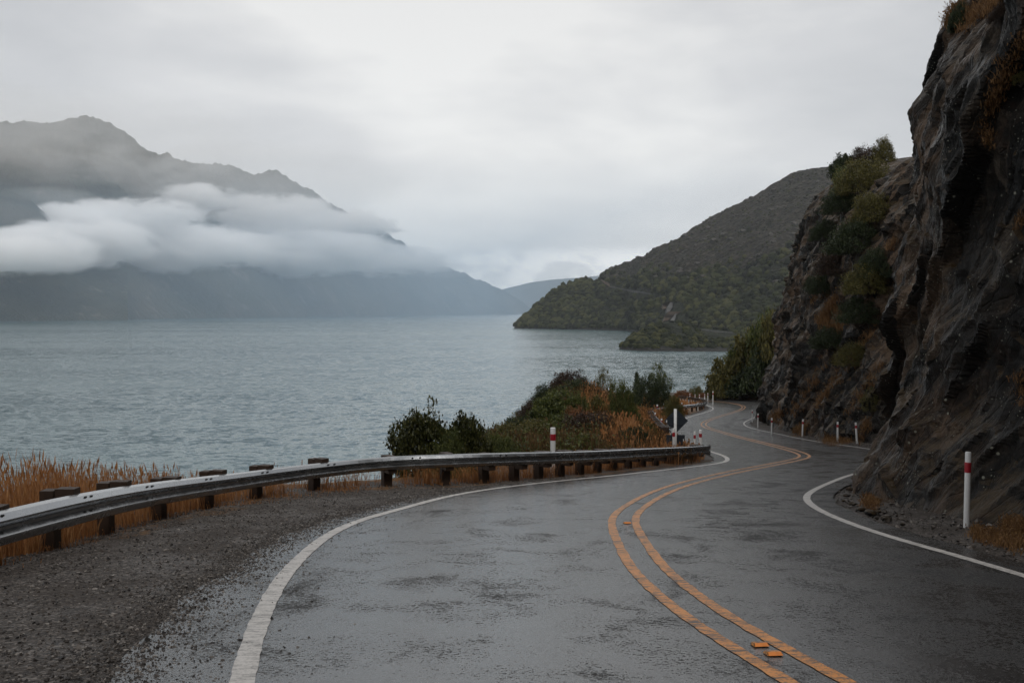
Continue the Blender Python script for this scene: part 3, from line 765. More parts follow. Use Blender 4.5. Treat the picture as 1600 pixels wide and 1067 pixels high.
# bigger fallen rocks at the nose
rk = [(1345,797,.10),(1360,803,.14),(1332,788,.09),(1385,812,.12),(1322,775,.08),(1372,800,.07),(1410,820,.06),(1328,765,.11),(1318,783,.06)]
for k, (px, py, s_) in enumerate(rk):
    s_ *= .6
    x, Yk = ground(px, py); bm = bmesh.new(); bmesh.ops.create_icosphere(bm, subdivisions=2, radius=s_)
    for v in bm.verts: v.co *= 1 + .3 * float(vnoise(np.array(v.co.x / s_ * 1.3 + k * 7), np.array(v.co.y / s_ * 1.3), np.array(v.co.z / s_ * 1.3)))
    for v in bm.verts: v.co.z *= .6; v.co.x *= 1.3
    me = bpy.data.meshes.new('rock'); bm.to_mesh(me); bm.free(); me.materials.append(M['rock'])
    o = link('rock', me); o.location = (x, Yk, float(zr(Yk)) + s_ * .2); o.rotation_euler = (0, 0, k * 1.7)
    tag(o, 'dark angular rock fallen at the foot of the cliff nose', 'rock', 'fallen rocks at the cliff nose')

# ------------------------------------------------------------------ foliage
def leaves(P, size, n_up=.3, aspect=.5):
    """one quad leaf per point"""
    n = len(P)
    d = rng.normal(0, 1, (n, 3)); d[:, 2] += n_up; d /= np.linalg.norm(d, axis=1)[:, None]
    r = rng.normal(0, 1, (n, 3)); w = np.cross(d, r); w /= np.linalg.norm(w, axis=1)[:, None]
    L = size * rng.uniform(.6, 1.3, n); a = d * L[:, None]; b = w * (L * aspect)[:, None]
    mid = P + a * .5
    V = np.stack([P, mid + b * .5, P + a, mid - b * .5], 1).reshape(-1, 3)
    F = np.arange(4 * n).reshape(-1, 4)
    return V, F
def shrub_mesh(kind, seed):
    """unit shrub: about 1 m half width, 1 m high above its base at z=0; returns foliage arrays and stem builder"""
    global rng
    rng = np.random.default_rng(seed)
    if kind == 'broad': nc, cr, nl, ls, asp = 270, .085, 55, .08, .55
    elif kind == 'cone': nc, cr, nl, ls, asp = 420, .075, 42, .055, .32
    elif kind == 'loose': nc, cr, nl, ls, asp = 150, .07, 42, .055, .45
    elif kind == 'clumpy': nc, cr, nl, ls, asp = 95, .12, 60, .11, .55
    elif kind == 'spire': nc, cr, nl, ls, asp = 120, .09, 55, .08, .35
    else: nc, cr, nl, ls, asp = 300, .10, 48, .065, .42
    u = rng.normal(0, 1, (nc, 3)); u /= np.linalg.norm(u, axis=1)[:, None]; u[:, 2] = np.abs(u[:, 2])
    rad = rng.uniform(.45, 1.0, nc) ** .6
    az = np.arctan2(u[:, 1], u[:, 0])
    lump = 1 + .26 * vnoise(np.cos(az) * 1.6 + seed, np.sin(az) * 1.6, u[:, 2] * 2.2) + .12 * vnoise(np.cos(az) * 4 + seed, np.sin(az) * 4, u[:, 2] * 5)
    C = u * (rad * lump)[:, None]
    if kind == 'cone':
        z = rng.random(nc) ** 1.25; rr = (1 - z) ** .62 * rng.uniform(.6, 1.0, nc) * lump
        a = rng.uniform(0, 6.28, nc); C = np.stack([np.cos(a) * rr, np.sin(a) * rr, z * 1.0 + .02], 1)
    elif kind == 'spire':
        z = rng.random(nc); rr = (1 - z * .9) * rng.uniform(.2, 1.0, nc)
        a = rng.uniform(0, 6.28, nc); C = np.stack([np.cos(a) * rr, np.sin(a) * rr, z], 1)
    elif kind in ('broad', 'loose'):
        C[:, 2] = C[:, 2] * .9 + .1
        if kind == 'loose': C[:, :2] *= (.55 + .6 * (1 - np.abs(C[:, 2:3] - .55)))
    q = rng.normal(0, 1, (nc, nl, 3)); cs = cr * rng.uniform(.5, 1.5, (nc, 1, 1))
    Pp = (C[:, None] + q * cs * (.75, .75, .6)).reshape(-1, 3)
    Pp[:, 2] = np.maximum(Pp[:, 2], .0)
    V, F = leaves(Pp, ls, .5, asp)
    kx = 1 / np.percentile(np.hypot(V[:, 0], V[:, 1]), 97); kz = 1 / np.percentile(V[:, 2], 99.7)
    V = V * np.array([kx, kx, kz]); C = C * np.array([kx, kx, kz])
    tips = C[rng.choice(nc, min(nc, 26), replace=False)]
    return V, F, tips
_shr = {}
def shrub(kind, seed, mat, pos, hw, h, label, group=None, name='shrub', tilt=0, rz=0.0):
    key = (kind, seed)
    if key not in _shr:
        V, F, tips = shrub_mesh(kind, seed)
        sb = MB()
        for t_ in tips:
            t_ = Vector(t_); mid = Vector((t_.x * .35, t_.y * .35, t_.z * .55))
            sb.tube([(t_.x * .04, t_.y * .04, -.12), mid, t_], [.022, .013, .004], 5, False)
        if kind in ('loose', 'cone', 'spire'): sb.tube([(0,0,-.15),(.02,.01,.4),(0,0,.9)], [.05,.03,.008], 7, False)
        _shr[key] = (V, F, sb.mesh('stem', M['bark'], True), {})
    V, F, st, cache = _shr[key]
    if mat not in cache: cache[mat] = mesh_np('foliage', V, F, M[mat])
    root = empty(name, pos, rz); root.scale = (hw, hw, h); tag(root, label, 'tree' if 'tree' in name else 'shrub', group)
    link('crown' if 'tree' in name else 'foliage', cache[mat], root); link('trunk' if 'tree' in name else 'stem', st, root)
    return root
def px_shrub(kind, seed, mat, px, ytop, hwpx, Y, label, group=None, name='shrub', ybot=None, sink=.1):
    if group == SH: ytop -= 5; hwpx *= 1.28
    top = at(px, ytop, Y); hw = hwpx / FPX * Y
    if ybot is not None: zb = at(px, ybot, Y).z
    else: zb = tz(top.x, Y) - sink
    zb = min(zb, tz(top.x, Y) - .02) if ybot is None else zb
    return shrub(kind, seed, mat, (top.x, Y, zb), hw, max(.25, top.z - zb), label, group, name, rz=seed * 1.3 + px)
SH = 'shrubs on the point between the bends'
px_shrub('broad', 11, 'leaf_broad', 662, 641, 58, 25.2, 'large glossy leafy shrub behind the guardrail, left of its pair')
px_shrub('broad', 12, 'leaf_broad', 728, 649, 44, 26.0, 'glossy leafy shrub behind the guardrail, right of its pair')
px_shrub('mound', 21, 'leaf_green', 700, 672, 34, 24.6, 'low fine leaved green shrub in front of the glossy pair')
px_shrub('mound', 22, 'leaf_green', 775, 683, 34, 30, 'low green shrub just right of the glossy pair', SH)
px_shrub('mound', 23, 'leaf_olive', 822, 661, 46, 38, 'wide olive green shrub left of the white marker post', SH)
px_shrub('mound', 24, 'leaf_dark', 806, 654, 22, 46, 'dark shrub on the lake edge of the slope', SH)
px_shrub('mound', 25, 'leaf_brown', 832, 630, 22, 54, 'brown dark shrub on the skyline of the slope', SH)
px_shrub('broad', 13, 'leaf_green', 868, 617, 38, 47, 'tall mid green shrub in the middle of the slope', SH)
px_shrub('mound', 26, 'leaf_green', 900, 618, 19, 52, 'small rounded green shrub beside the tall one', SH)
px_shrub('mound', 21, 'leaf_dark', 852, 606, 20, 60, 'dark shrub on the left skyline of the point', SH)
px_shrub('mound', 22, 'leaf_dark', 905, 597, 27, 62, 'dark green shrub under the brown crown of the point', SH)
px_shrub('mound', 24, 'leaf_brown', 888, 583, 30, 68, 'brown shrub crowning the point', SH)
px_shrub('loose', 31, 'leaf_olive', 942, 579, 15, 69, 'thin twiggy shrub on top of the point', SH)
px_shrub('mound', 27, 'leaf_green', 973, 599, 21, 52, 'dense green dome shaped shrub beside the orange grass', SH, ybot=668)
px_shrub('mound', 27, 'leaf_dark', 1018, 590, 28, 98, 'dense dark rounded tree right of the dome shaped shrub', SH, 'bushy_tree', ybot=643)
px_shrub('loose', 32, 'leaf_green', 1030, 573, 17, 103, 'loose airy tree rising behind the dark rounded one', SH, 'bushy_tree', ybot=640)
px_shrub('spire', 51, 'leaf_dark', 995, 586, 9, 100, 'narrow dark spire shaped shrub between the dome shaped shrub and the tree', SH, ybot=640)
px_shrub('mound', 25, 'leaf_brown', 925, 649, 40, 41, 'dark red brown shrub above the near guardrail', SH)
px_shrub('mound', 23, 'leaf_olive', 908, 681, 44, 33, 'low olive shrub along the top of the guardrail', SH)
px_shrub('broad', 14, 'leaf_dark', 990, 673, 24, 36.5, 'small black green shrub in the orange grass', SH)
px_shrub('loose', 33, 'leaf_orange', 958, 680, 14, 34, 'small orange seeded shrub over the guardrail', SH)
px_shrub('mound', 26, 'leaf_orange', 900, 640, 24, 45, 'rusty seeded shrub behind the dark red brown one', SH)
for a_ in (('clumpy', 61, 'leaf_green', 880, 652, 24, 44, 'round green shrub left of the dark red brown one'), ('clumpy', 62, 'leaf_olive', 930, 622, 19, 54, 'olive round shrub at the foot of the orange crown'),
           ('clumpy', 63, 'leaf_green', 848, 664, 25, 41, 'bright green shrub above the white marker post'), ('mound', 26, 'leaf_green', 985, 636, 15, 52, 'small green shrub at the foot of the dome shaped one'),
           ('clumpy', 61, 'leaf_olive', 1012, 664, 15, 42, 'small olive shrub amid the orange grass nearest the sign')):
    px_shrub(*a_, SH)
px_shrub('mound', 22, 'leaf_olive', 1052, 623, 14, 86, 'green scrub at the back of the far guardrail', SH)
px_shrub('mound', 21, 'leaf_olive', 1088, 603, 13, 172, 'small green tree at the far end of the road', None, ybot=622)
for k, (px, yt, hw) in enumerate([(1066, 609, 14), (1108, 612, 10), (1076, 613, 9), (1098, 613, 8)]):
    px_shrub('mound', 23 + k % 3, 'leaf_orange', px, yt, hw, 168, 'orange scrub at the far end of the road', 'orange far scrub', ybot=623)
# trees under the far cliff
TR = 'olive trees beyond the far cliff'
tl_ = [(1132,560,26,149,618,'leaf_olive',22),(1118,585,16,150,622,'leaf_olive',24),(1150,535,28,151,600,'leaf_green',21),(1172,512,30,149,595,'leaf_olive',26),(1196,488,30,147,570,'leaf_green',27),(1160,575,28,147,618,'leaf_dark',23),(1192,545,32,143,612,'leaf_dark',25),(1212,482,26,142,560,'leaf_olive',22)]
tlab = ['olive tree at the lake end of the trees under the far cliff','lowest olive bush at the road end under the trees','green tree second from the lake in the far clump','tall olive tree in the middle of the far clump','green tree near the top of the far clump','dark tree low in the middle of the far clump','dark tree tucked against the far cliff','highest olive tree touching the far cliff edge']
for (px, yt, hw, Y, yb, mt, sd), lb in zip(tl_, tlab):
    px_shrub('clumpy', sd, mt, px, yt, hw, Y, lb, TR, 'bushy_tree', ybot=yb)
# shrubs on the cliffs
CS = 'shrubs growing on the far cliff'
def cliff_shrub(kind, seed, mat, px, py, hwpx, hpx, label, which=(1,), group=CS):
    for _k in range(20):
        h = hit(px, py + 4 * _k, which)
        if h and h[0]: break
    if not h or not h[0]: return
    if group == CS: hwpx *= 1.35; hpx *= 1.2
    p = h[0]; Y = p.y
    shrub(kind, seed, mat, (p.x, p.y - .1, p.z - .15), hwpx / FPX * Y, hpx / FPX * Y, label, group, rz=px)
for a in [('broad',15,'leaf_dark',1322,262,20,32,'spiky dark shrub on the left skyline of the far cliff'),
          ('mound',24,'leaf_brown',1352,250,22,30,'dark brown shrub on the skyline of the far cliff'),
          ('mound',22,'leaf_olive',1380,252,16,36,'olive shrub on the skyline against the near cliff'),
          ('mound',21,'leaf_olive',1350,300,34,46,'wide olive shrub below the skyline of the far cliff'),
          ('mound',23,'leaf_dark',1322,330,30,36,'dark shrub in the upper gully of the far cliff'),
          ('mound',25,'leaf_olive',1365,345,28,40,'olive shrub tucked beside the near cliff'),
          ('mound',26,'leaf_dark',1335,392,34,44,'dark shrub in the middle of the gully'),
          ('mound',27,'leaf_brown',1310,425,28,34,'brown shrub left of the gully'),
          ('mound',22,'leaf_olive',1355,455,32,42,'olive shrub above the orange grass patch'),
          ('mound',21,'leaf_dark',1345,500,30,34,'dark shrub below the olive one in the gully'),
          ('mound',23,'leaf_dark',1300,540,26,28,'low dark shrub beneath the orange grass patch'),
          ('mound',27,'leaf_green',1328,300,24,36,'green shrub just under the spiky skyline shrub'),
          ('mound',24,'leaf_dark',1290,372,20,28,'dark shrub on the left edge of the far cliff face'),
          ('mound',26,'leaf_olive',1338,566,26,30,'olive shrub low on the far cliff above the tilted marker posts'),
          ('mound',22,'leaf_dark',1372,430,24,40,'dark shrub wedged against the near cliff at mid height'),
          ('mound',21,'leaf_dark',1285,455,22,28,'dark shrub left of the orange grass patch'),
          ('loose',31,'leaf_olive',1362,640,14,34,'thin olive bush behind the cliff nose')]:
    cliff_shrub(*a)
cliff_shrub('broad',16,'leaf_dark',1498,40,20,42,'dark spiky shrub at the very top of the near cliff',(0,),'shrubs on the near cliff')
cliff_shrub('mound',24,'leaf_brown',1560,20,22,26,'brown shrub at the top edge of the near cliff',(0,),'shrubs on the near cliff')
cliff_shrub('loose',32,'leaf_olive',1590,120,14,22,'olive plant on the right edge of the near cliff',(0,),'shrubs on the near cliff')

# ------------------------------------------------------------------ dry grass
def blades(P, h, w, lean, heads=True):
    n = len(P); a = rng.uniform(0, 6.28, n); d = np.stack([np.cos(a), np.sin(a), np.zeros(n)], 1)
    b = rng.uniform(0, 6.28, n); s = np.stack([np.cos(b), np.sin(b), np.zeros(n)], 1)
    H = h * rng.uniform(.55, 1.15, n); l = (lean * rng.uniform(.1, 1.0, n) * H)[:, None]
    up = np.array([0, 0, 1.0])
    p1 = P + up * (H * .55)[:, None] + d * l * .35; p2 = P + up * H[:, None] * .97 + d * l
    ww = (w * rng.uniform(.7, 1.4, n))[:, None] * s
    V = np.stack([P - ww, P + ww, p1 + ww * .75, p1 - ww * .75, p2 + ww * .25, p2 - ww * .25], 1).reshape(-1, 3)
    i = np.arange(n)[:, None] * 6
    F = np.concatenate([i + np.array([[0,1,2,3]]), i + np.array([[3,2,4,5]])], 0)
    if heads:
        k = rng.random(n) < .35; q = p2[k]; m = len(q); dd = d[k] * .25 + up; dd /= np.linalg.norm(dd, axis=1)[:, None]
        L = (H[k] * .16)[:, None]; e = s[k] * (w[k] * 2.6 if hasattr(w, '__len__') else w * 2.6)[..., None] if hasattr(w, '__len__') else s[k] * w * 2.6
        V2 = np.stack([q - dd * L * .3, q + dd * L * .3 + e, q + dd * L, q + dd * L * .3 - e], 1).reshape(-1, 3)
        F2 = len(V) + np.arange(4 * m).reshape(-1, 4)
        V = np.vstack([V, V2]); F = np.vstack([F, F2])
    return V, F
def grass_obj(P, h, w, lean, mat, label):
    V, F = blades(P, h, w, lean)
    return tag(link('dry_grass', mesh_np('dry_grass', V, F, M[mat])), label, 'grass', kind='stuff')
rng = np.random.default_rng(21)
# tall stand behind the left end of the rail
n = 85000; Y = rng.uniform(6, 21, n); X = rng.uniform(-13, -4.5, n)
dg = seg_dist(X, Y, G3[::5, :2]); cl = vnoise(X * 1.1, Y * 1.1)
pk = (dg > .55) & (dg < 5.5) & (rng.random(n) < np.clip(.55 + cl, .08, 1)) & (rng.random(n) < np.clip((21.5 - Y) / 5, 0.08, 1))
X, Y, cl = X[pk], Y[pk], cl[pk]
Hh = (.82 + .25 * cl) * np.clip((22.5 - Y) / 7.5, .35, 1)
grass_obj(np.stack([X, Y, terrain_h(X, Y) - .03], 1), Hh, np.full(len(X), .0042), .22, 'straw', 'tall orange dry grass behind the guardrail at left')
# along the rail posts
n = 26000; i = rng.integers(60, len(G3) - 1, n); Q = G3[i, :2]; t = tangents(G3)[i]; nl = np.stack([-t[:, 1], t[:, 0]], 1)
off_ = rng.normal(.45, .45, n); Q = Q + nl * off_[:, None]; cl = vnoise(Q[:, 0] * 1.3, Q[:, 1] * 1.3)
pk = (rng.random(n) < np.clip(.35 + cl * 1.2, .03, 1)) & (off_ > np.where(Q[:, 1] > 21, .15, -.7))
pk &= ~((Q[:, 1] < 17) & (off_ < .2) & (rng.random(n) < .93))
Q = Q[pk]; o_ = off_[pk]
Hh = np.where(o_ > .3, .42, .10) * rng.uniform(.6, 1.2, len(Q))
grass_obj(np.column_stack([Q, terrain_h(Q[:, 0], Q[:, 1]) - .02]), Hh, np.full(len(Q), .0045), .45, 'straw', 'dry grass growing between the guardrail posts')
# grassy point between the bends
n = 90000; X = rng.uniform(-3, 17, n); Y = rng.uniform(30, 104, n)
dk = seg_dist(X, Y, KC); dl = seg_dist(X, Y, CL); cl = vnoise(X * .35, Y * .35)
pk = (dk < 4) & (dl > .75) & (rng.random(n) < np.clip(.7 + cl, .1, 1))
X, Y, dl, cl = X[pk], Y[pk], dl[pk], cl[pk]
Hh = np.clip(.3 + dl * .16, .2, .75) * (1 + .3 * cl)
P_ = np.stack([X, Y, terrain_h(X, Y) - .03], 1)
sp_ = (X - (3.2 + (Y - 40) * .045) + 1.3 * vnoise(X * .5 + 5, Y * .3)) < 0
scrub_P = np.stack([X, Y, terrain_h(X, Y)], 1)[sp_]
sp_ = sp_ | (vnoise(X * .6 + 9, Y * .6) > .10)
grass_obj(P_[~sp_], Hh[~sp_], np.full((~sp_).sum(), .014), .4, 'straw', 'orange dry grass covering the point between the bends')
grass_obj(P_[sp_], Hh[sp_], np.full(sp_.sum(), .014), .4, 'olive_straw', 'olive brown grass on the point between the bends')
# leafy undergrowth on the lake side of the point
k = rng.random(len(scrub_P)) < .30; C_ = scrub_P[k]
C_ = C_ + np.column_stack([rng.normal(0, .15, (len(C_), 2)), rng.uniform(0, .55, len(C_)) * (1 + .6 * vnoise(C_[:, 0] * .8, C_[:, 1] * .5))])
q_ = (C_[:, None] + rng.normal(0, .16, (len(C_), 11, 3))).reshape(-1, 3)
V_, F_ = leaves(q_, .12, .5, .4)
tag(link('undergrowth', mesh_np('undergrowth', V_, F_, M['leaf_green'])), 'low olive green undergrowth on the lake side of the point', 'undergrowth', kind='stuff')
# far verge
n = 5000; X = rng.uniform(14, 30, n); Y = rng.uniform(112, 175, n); pk = (seg_dist(X, Y, KC) < 3) & (seg_dist(X, Y, CL) > .8)
X, Y = X[pk], Y[pk]
grass_obj(np.stack([X, Y, terrain_h(X, Y) - .03], 1), np.full(len(X), .6), np.full(len(X), .03), .4, 'straw', 'dry grass on the far verge')
# tufts on the ledges of the cliffs and at their foot
lines = [([(1270,645),(1300,603),(1330,566),(1370,508)],70,.45,1),([(1322,655),(1350,612),(1378,568)],40,.35,1),([(1238,648),(1262,612),(1290,570)],40,.4,1),([(1300,480),(1318,505),(1300,520),(1285,505),(1310,470)],120,.8,1),
         ([(1275,470),(1285,440)],20,.5,1),([(1400,372),(1385,400)],14,.4,1),([(1300,268),(1330,250)],40,.6,1),([(1520,20),(1560,5),(1500,45)],120,.22,0),([(1545,175),(1570,120),(1600,60)],80,.17,0),
         ([(1535,200),(1560,150),(1590,100)],45,.16,0),([(1550,232),(1545,205)],25,.14,0),([(1500,18),(1480,40)],60,.3,0),([(1525,836),(1560,843),(1600,852)],170,.13,0),([(1575,825),(1600,830)],70,.2,0),([(1350,785),(1368,790),(1360,778)],90,.09,0),
         ([(1285,690),(1325,690)],60,.3,1),([(1245,675),(1262,668)],40,.35,1),([(1210,660),(1225,640)],40,.4,1),([(1355,660),(1345,690)],40,.3,1),([(1598,590),(1600,640)],18,.14,0),([(1596,335),(1600,360)],14,.15,0)]
PP, HH, WW = [], [], []
for pts, cnt, hgt, wh in lines:
    c, _ = resample(np.array(pts, float), 1.0)
    for _ in range(cnt):
        q = c[rng.integers(0, len(c))] + rng.normal(0, 5.0 if wh == 0 else 4.0, 2); h = hit(q[0], q[1])
        if not h or not h[0]: continue
        p = np.array(h[0])
        for _b in range(20):
            PP.append(p + rng.normal(0, .05 + .06 * (p[1] > 35), 3) * (1, 1, .5)); HH.append(hgt * rng.uniform(.3, .72)); WW.append(.003 + p[1] * .00016)
grass_obj(np.array(PP), np.array(HH), np.array(WW), .9, 'ledge_straw', 'orange grass tufts on the ledges and foot of the cliff')

# ------------------------------------------------------------------ far landforms (real distance, size and depth)
def landform(name, sil, shore, depth, mat, label, namp, seed, rows=90, cols=420, back=1.2, power=1.0, fscale=1.0, crag=0.0):
    """sil: (px, y of the skyline); shore: (px, distance of the waterline); depth: run from shore to ridge"""
    sil = np.array(sil, float); shore = np.array(shore, float)
    px = np.linspace(sil[0, 0], sil[-1, 0], cols); ys_ = np.interp(px, sil[:, 0], sil[:, 1])
    D0 = np.interp(px, shore[:, 0], shore[:, 1]); dep = np.interp(px, np.array(depth)[:, 0], np.array(depth)[:, 1])
    az = (px - 800) / FPX
    zri = np.array([CAMZ + ray(0, y)[1] * (d + e) for y, d, e in zip(ys_, D0, dep)])
    v = np.linspace(0, 1 + back, rows)
    D = D0[:, None] + dep[:, None] * v[None]
    up = np.clip(v, 0, 1) ** power; dn = np.clip(v - 1, 0, None)
    X = az[:, None] * D; Yw = D * 1.0
    hgt = zri[:, None] - (LAKE - 2)
    Z = LAKE - 2 + hgt * (up * (1 - np.clip(dn / back, 0, 1) ** 1.2))[None]
    sc = fscale
    nz = ridged(X / (900 * sc) + seed, Yw / (900 * sc), o=5) * .7 + fbm(X / (260 * sc), Yw / (260 * sc) + seed, o=5) * .35
    env = np.sin(np.clip(v, 0, 1) * math.pi)[None] ** .7
    edge = .12 * np.exp(-((v - 1) / .12) ** 2)[None]
    Z = Z + nz * namp * (env + edge) * np.clip(hgt / np.max(hgt) * 2.2, .1, 1)
    Z = Z + crag * fbm(X / (150 * sc) + 4, Yw / (150 * sc), o=4) * np.clip(1.3 - np.abs(v - 1) * 2.2, .35, 1)[None] * (v > .06)[None]
    Z = Z + crag * .42 * fbm(X / (42 * sc) + 9, Yw / (90 * sc), o=3) * np.exp(-((v - 1) / .10) ** 2)[None]
    V = np.stack([X, Yw, Z], -1)
    o = link(name, mesh_np(name, V.reshape(-1, 3), grid_faces(cols, rows, False), M[mat], True)); tag(o, label, 'hill' if 'hill' in name or 'headland' in name else 'mountain', kind='structure')
    return o, V, v
# misty range across the lake
sil = [(-700,150),(-400,210),(-200,170),(-60,196),(0,192),(40,190),(62,187),(90,189),(118,184),(140,182),(158,186),(175,193),(186,198),(200,207),(212,216),(228,230),(240,239),(262,242),(285,251),(300,253),(325,258),(345,257),(360,255),(372,262),(384,270),(400,272),(415,267),(430,266),(445,273),(460,281),(475,292),(492,299),(515,317),(545,334),(575,345),(592,352),(620,375),(650,398),(680,412),(710,423),(745,436),(775,449),(800,462),(818,474),(832,486)]
shore_m = [(-700,3600),(0,4500),(200,5200),(400,6300),(600,8200),(832,11200)]
mt, MV, mv = landform('mountain', sil, shore_m, [(-700,2300),(0,2400),(400,2400),(700,1500),(832,700)], 'mountain', 'high misty mountain range across the lake with low cloud on its flank', 130, 3.0, 130, 900, power=.95, crag=34)
sil2 = [(-500,190),(-200,230),(-60,285),(0,296),(25,300),(50,313),(72,330),(88,350),(110,372),(150,400),(200,425)]
landform('mountain', sil2, [(-500,3300),(200,4700)], [(-500,1300),(200,700)], 'mountain', 'brown spur of the mountain standing out at the left edge', 70, 9.0, 60, 200, crag=10)
sil3 = [(560,482),(640,475),(720,466),(770,456),(800,448),(830,441),(860,437),(900,434),(940,430),(1000,425),(1100,440),(1300,470)]
landform('mountain', sil3, [(560,14500),(1300,14500)], [(560,1500),(1300,1500)], 'mountain', 'pale blue range far down the lake', 90, 5.0, 40, 200)
# headland with the road cut into it
silh = [(803,513),(812,504),(825,492),(838,479),(850,468),(862,457),(880,446),(895,441),(905,438),(915,436),(930,439),(936,437),(944,425),(952,418),(965,414),(985,407),(1005,399),(1030,386),(1060,371),(1090,352),(1120,335),(1135,328),(1160,316),(1185,300),(1200,291),(1222,279),(1245,269),(1270,263),(1300,261),(1340,262),(1400,270),(1500,300),(1700,360)]
shore_h = [(803,2640),(900,2480),(980,2330),(1000,2100),(1060,1900),(1150,1750),(1300,1500),(1700,1100)]
hd, HV, hv = landform('headland', silh, shore_h, [(803,60),(850,240),(940,420),(1100,800),(1300,1100),(1700,1300)], 'hill', 'dark scrub covered headland rising from the lake', 44, 1.7, 190, 760, back=.6, fscale=.33, crag=4)
sils = [(966,546),(978,536),(988,526),(1000,519),(1015,511),(1035,504),(1050,500),(1070,505),(1090,512),(1110,514),(1135,517),(1170,521),(1220,522),(1300,515),(1400,500)]
hs, SV, sv = landform('headland', sils, [(966,1225),(1000,1185),(1130,1160),(1400,1050)], [(966,25),(1000,120),(1130,260),(1400,300)], 'hill', 'low bushy spur running into the lake in front of the headland', 7, 6.1, 70, 300, back=1.0, fscale=.12)
# roads cut into the headlands
hbv = [BVHTree.FromPolygons([tuple(v.co) for v in o.data.vertices], [tuple(p.vertices) for p in o.data.polygons]) for o in (hs, hd)]
CUT = []
def far_hit(px, py):
    dx, dz = ray(px, py); d = Vector((dx, 1, dz)).normalized(); best = None
    for b in hbv:
        h = b.ray_cast(Vector((0, 0, CAMZ)), d)
        if h[0] and (best is None or h[3] < best[3]): best = h
    return best[0] if best else None
def bench(rows, name, mat, label, out=9.0):
    """rows: (left px, right px, y): a strip of road or bank standing a little proud of the slope"""
    V = []; n = 0
    for xl, xr, y in rows:
        a, b = far_hit(xl, y), far_hit(xr, y)
        if a is None or b is None: continue
        Yc = min(a.y, b.y) - out; A, B = at(xl, y, Yc), at(xr, y, Yc)
        CUT.append(((A.x + B.x) / 2, Yc, (B.x - A.x) / 2 + 7))
        V += [A, B, B + Vector((0, 22, -7)), A + Vector((0, 22, -7))]; n += 1
    if n < 2: return
    F = [(k*4+j, k*4+(j+1) % 4, (k+1)*4+(j+1) % 4, (k+1)*4+j) for k in range(n - 1) for j in range(4)] + [(3,2,1,0), tuple((n-1)*4+j for j in range(4))]
    me = bpy.data.meshes.new(name); me.from_pydata([tuple(v) for v in V], [], F); me.materials.append(M[mat])
    tag(link(name, me), label, 'road' if name == 'road' else 'bank', kind='structure')
bench([(1047,1053,472.5),(1045,1051,476),(1042,1051,480),(1042,1048,484),(1041.5,1045.5,488)], 'road', 'far_road', 'wet grey stretch of road on the far slope')
bench([(1055,1057.5,490),(1052,1056,494),(1049,1055,498),(1046,1053,502)], 'road', 'far_road', 'lower wet grey stretch of road on the far slope')
bench([(1038,1052,472.6),(1035,1042,477),(1037,1041,482)], 'earth_bank', 'far_cut', 'orange earth bank above the far road', 7)
bench([(1045,1064,486.5),(1040,1056,491.5),(1038,1049,496),(1037,1043,501)], 'earth_bank', 'far_cut', 'orange earth bank between the far road stretches', 7)
def strip(pts, th, label, mat='far_cut'):
    for (x0, y0), (x1, y1) in zip(pts[:-1], pts[1:]): pass
    c, _ = resample(np.array(pts, float), 3.0)
    V = []; n = 0
    for q, (x, y) in enumerate(c):
        h = far_hit(x, y)
        if h is None: continue
        Yc = h.y - 8; t_ = th * (1 + .45 * math.sin(q * 1.9) + .3 * math.sin(q * 4.3)); A, B = at(x, y + t_ / 2, Yc), at(x, y - t_ / 2, Yc)
        V += [A, B, B + Vector((0, 18, -3)), A + Vector((0, 18, -3))]; n += 1; CUT.append((A.x, Yc, 4.0))
    F = [(k*4+j, k*4+(j+1) % 4, (k+1)*4+(j+1) % 4, (k+1)*4+j) for k in range(n - 1) for j in range(4)] + [(3,2,1,0), tuple((n-1)*4+j for j in range(4))]
    me = bpy.data.meshes.new('road'); me.from_pydata([tuple(v) for v in V], [], F); me.materials.append(M[mat])
    tag(link('road', me), label, 'road', kind='structure')
strip([(939,439),(948,443),(953,446)], 4.5, 'orange road cutting at the shoulder of the headland')
strip([(953,447.5),(966,450.5),(985,454),(1005,457),(1018,459.5)], 1.7, 'pale road bench running high across the headland', 'far_road')
strip([(1068,502),(1076,506),(1080,510)], 1.6, 'pale bend of the road on the low spur', 'far_road')
strip([(1096,515),(1112,517.2),(1128,518.6),(1146,520)], 1.8, 'pale road bench behind the low spur', 'far_road')
CUT = np.array(CUT)
def uncut(P):
    k = np.ones(len(P), bool)
    for x, y, r in CUT: k &= ~((np.abs(P[:, 0] - x) < r) & (P[:, 1] < y + 25) & (P[:, 1] > y - 70))
    return k
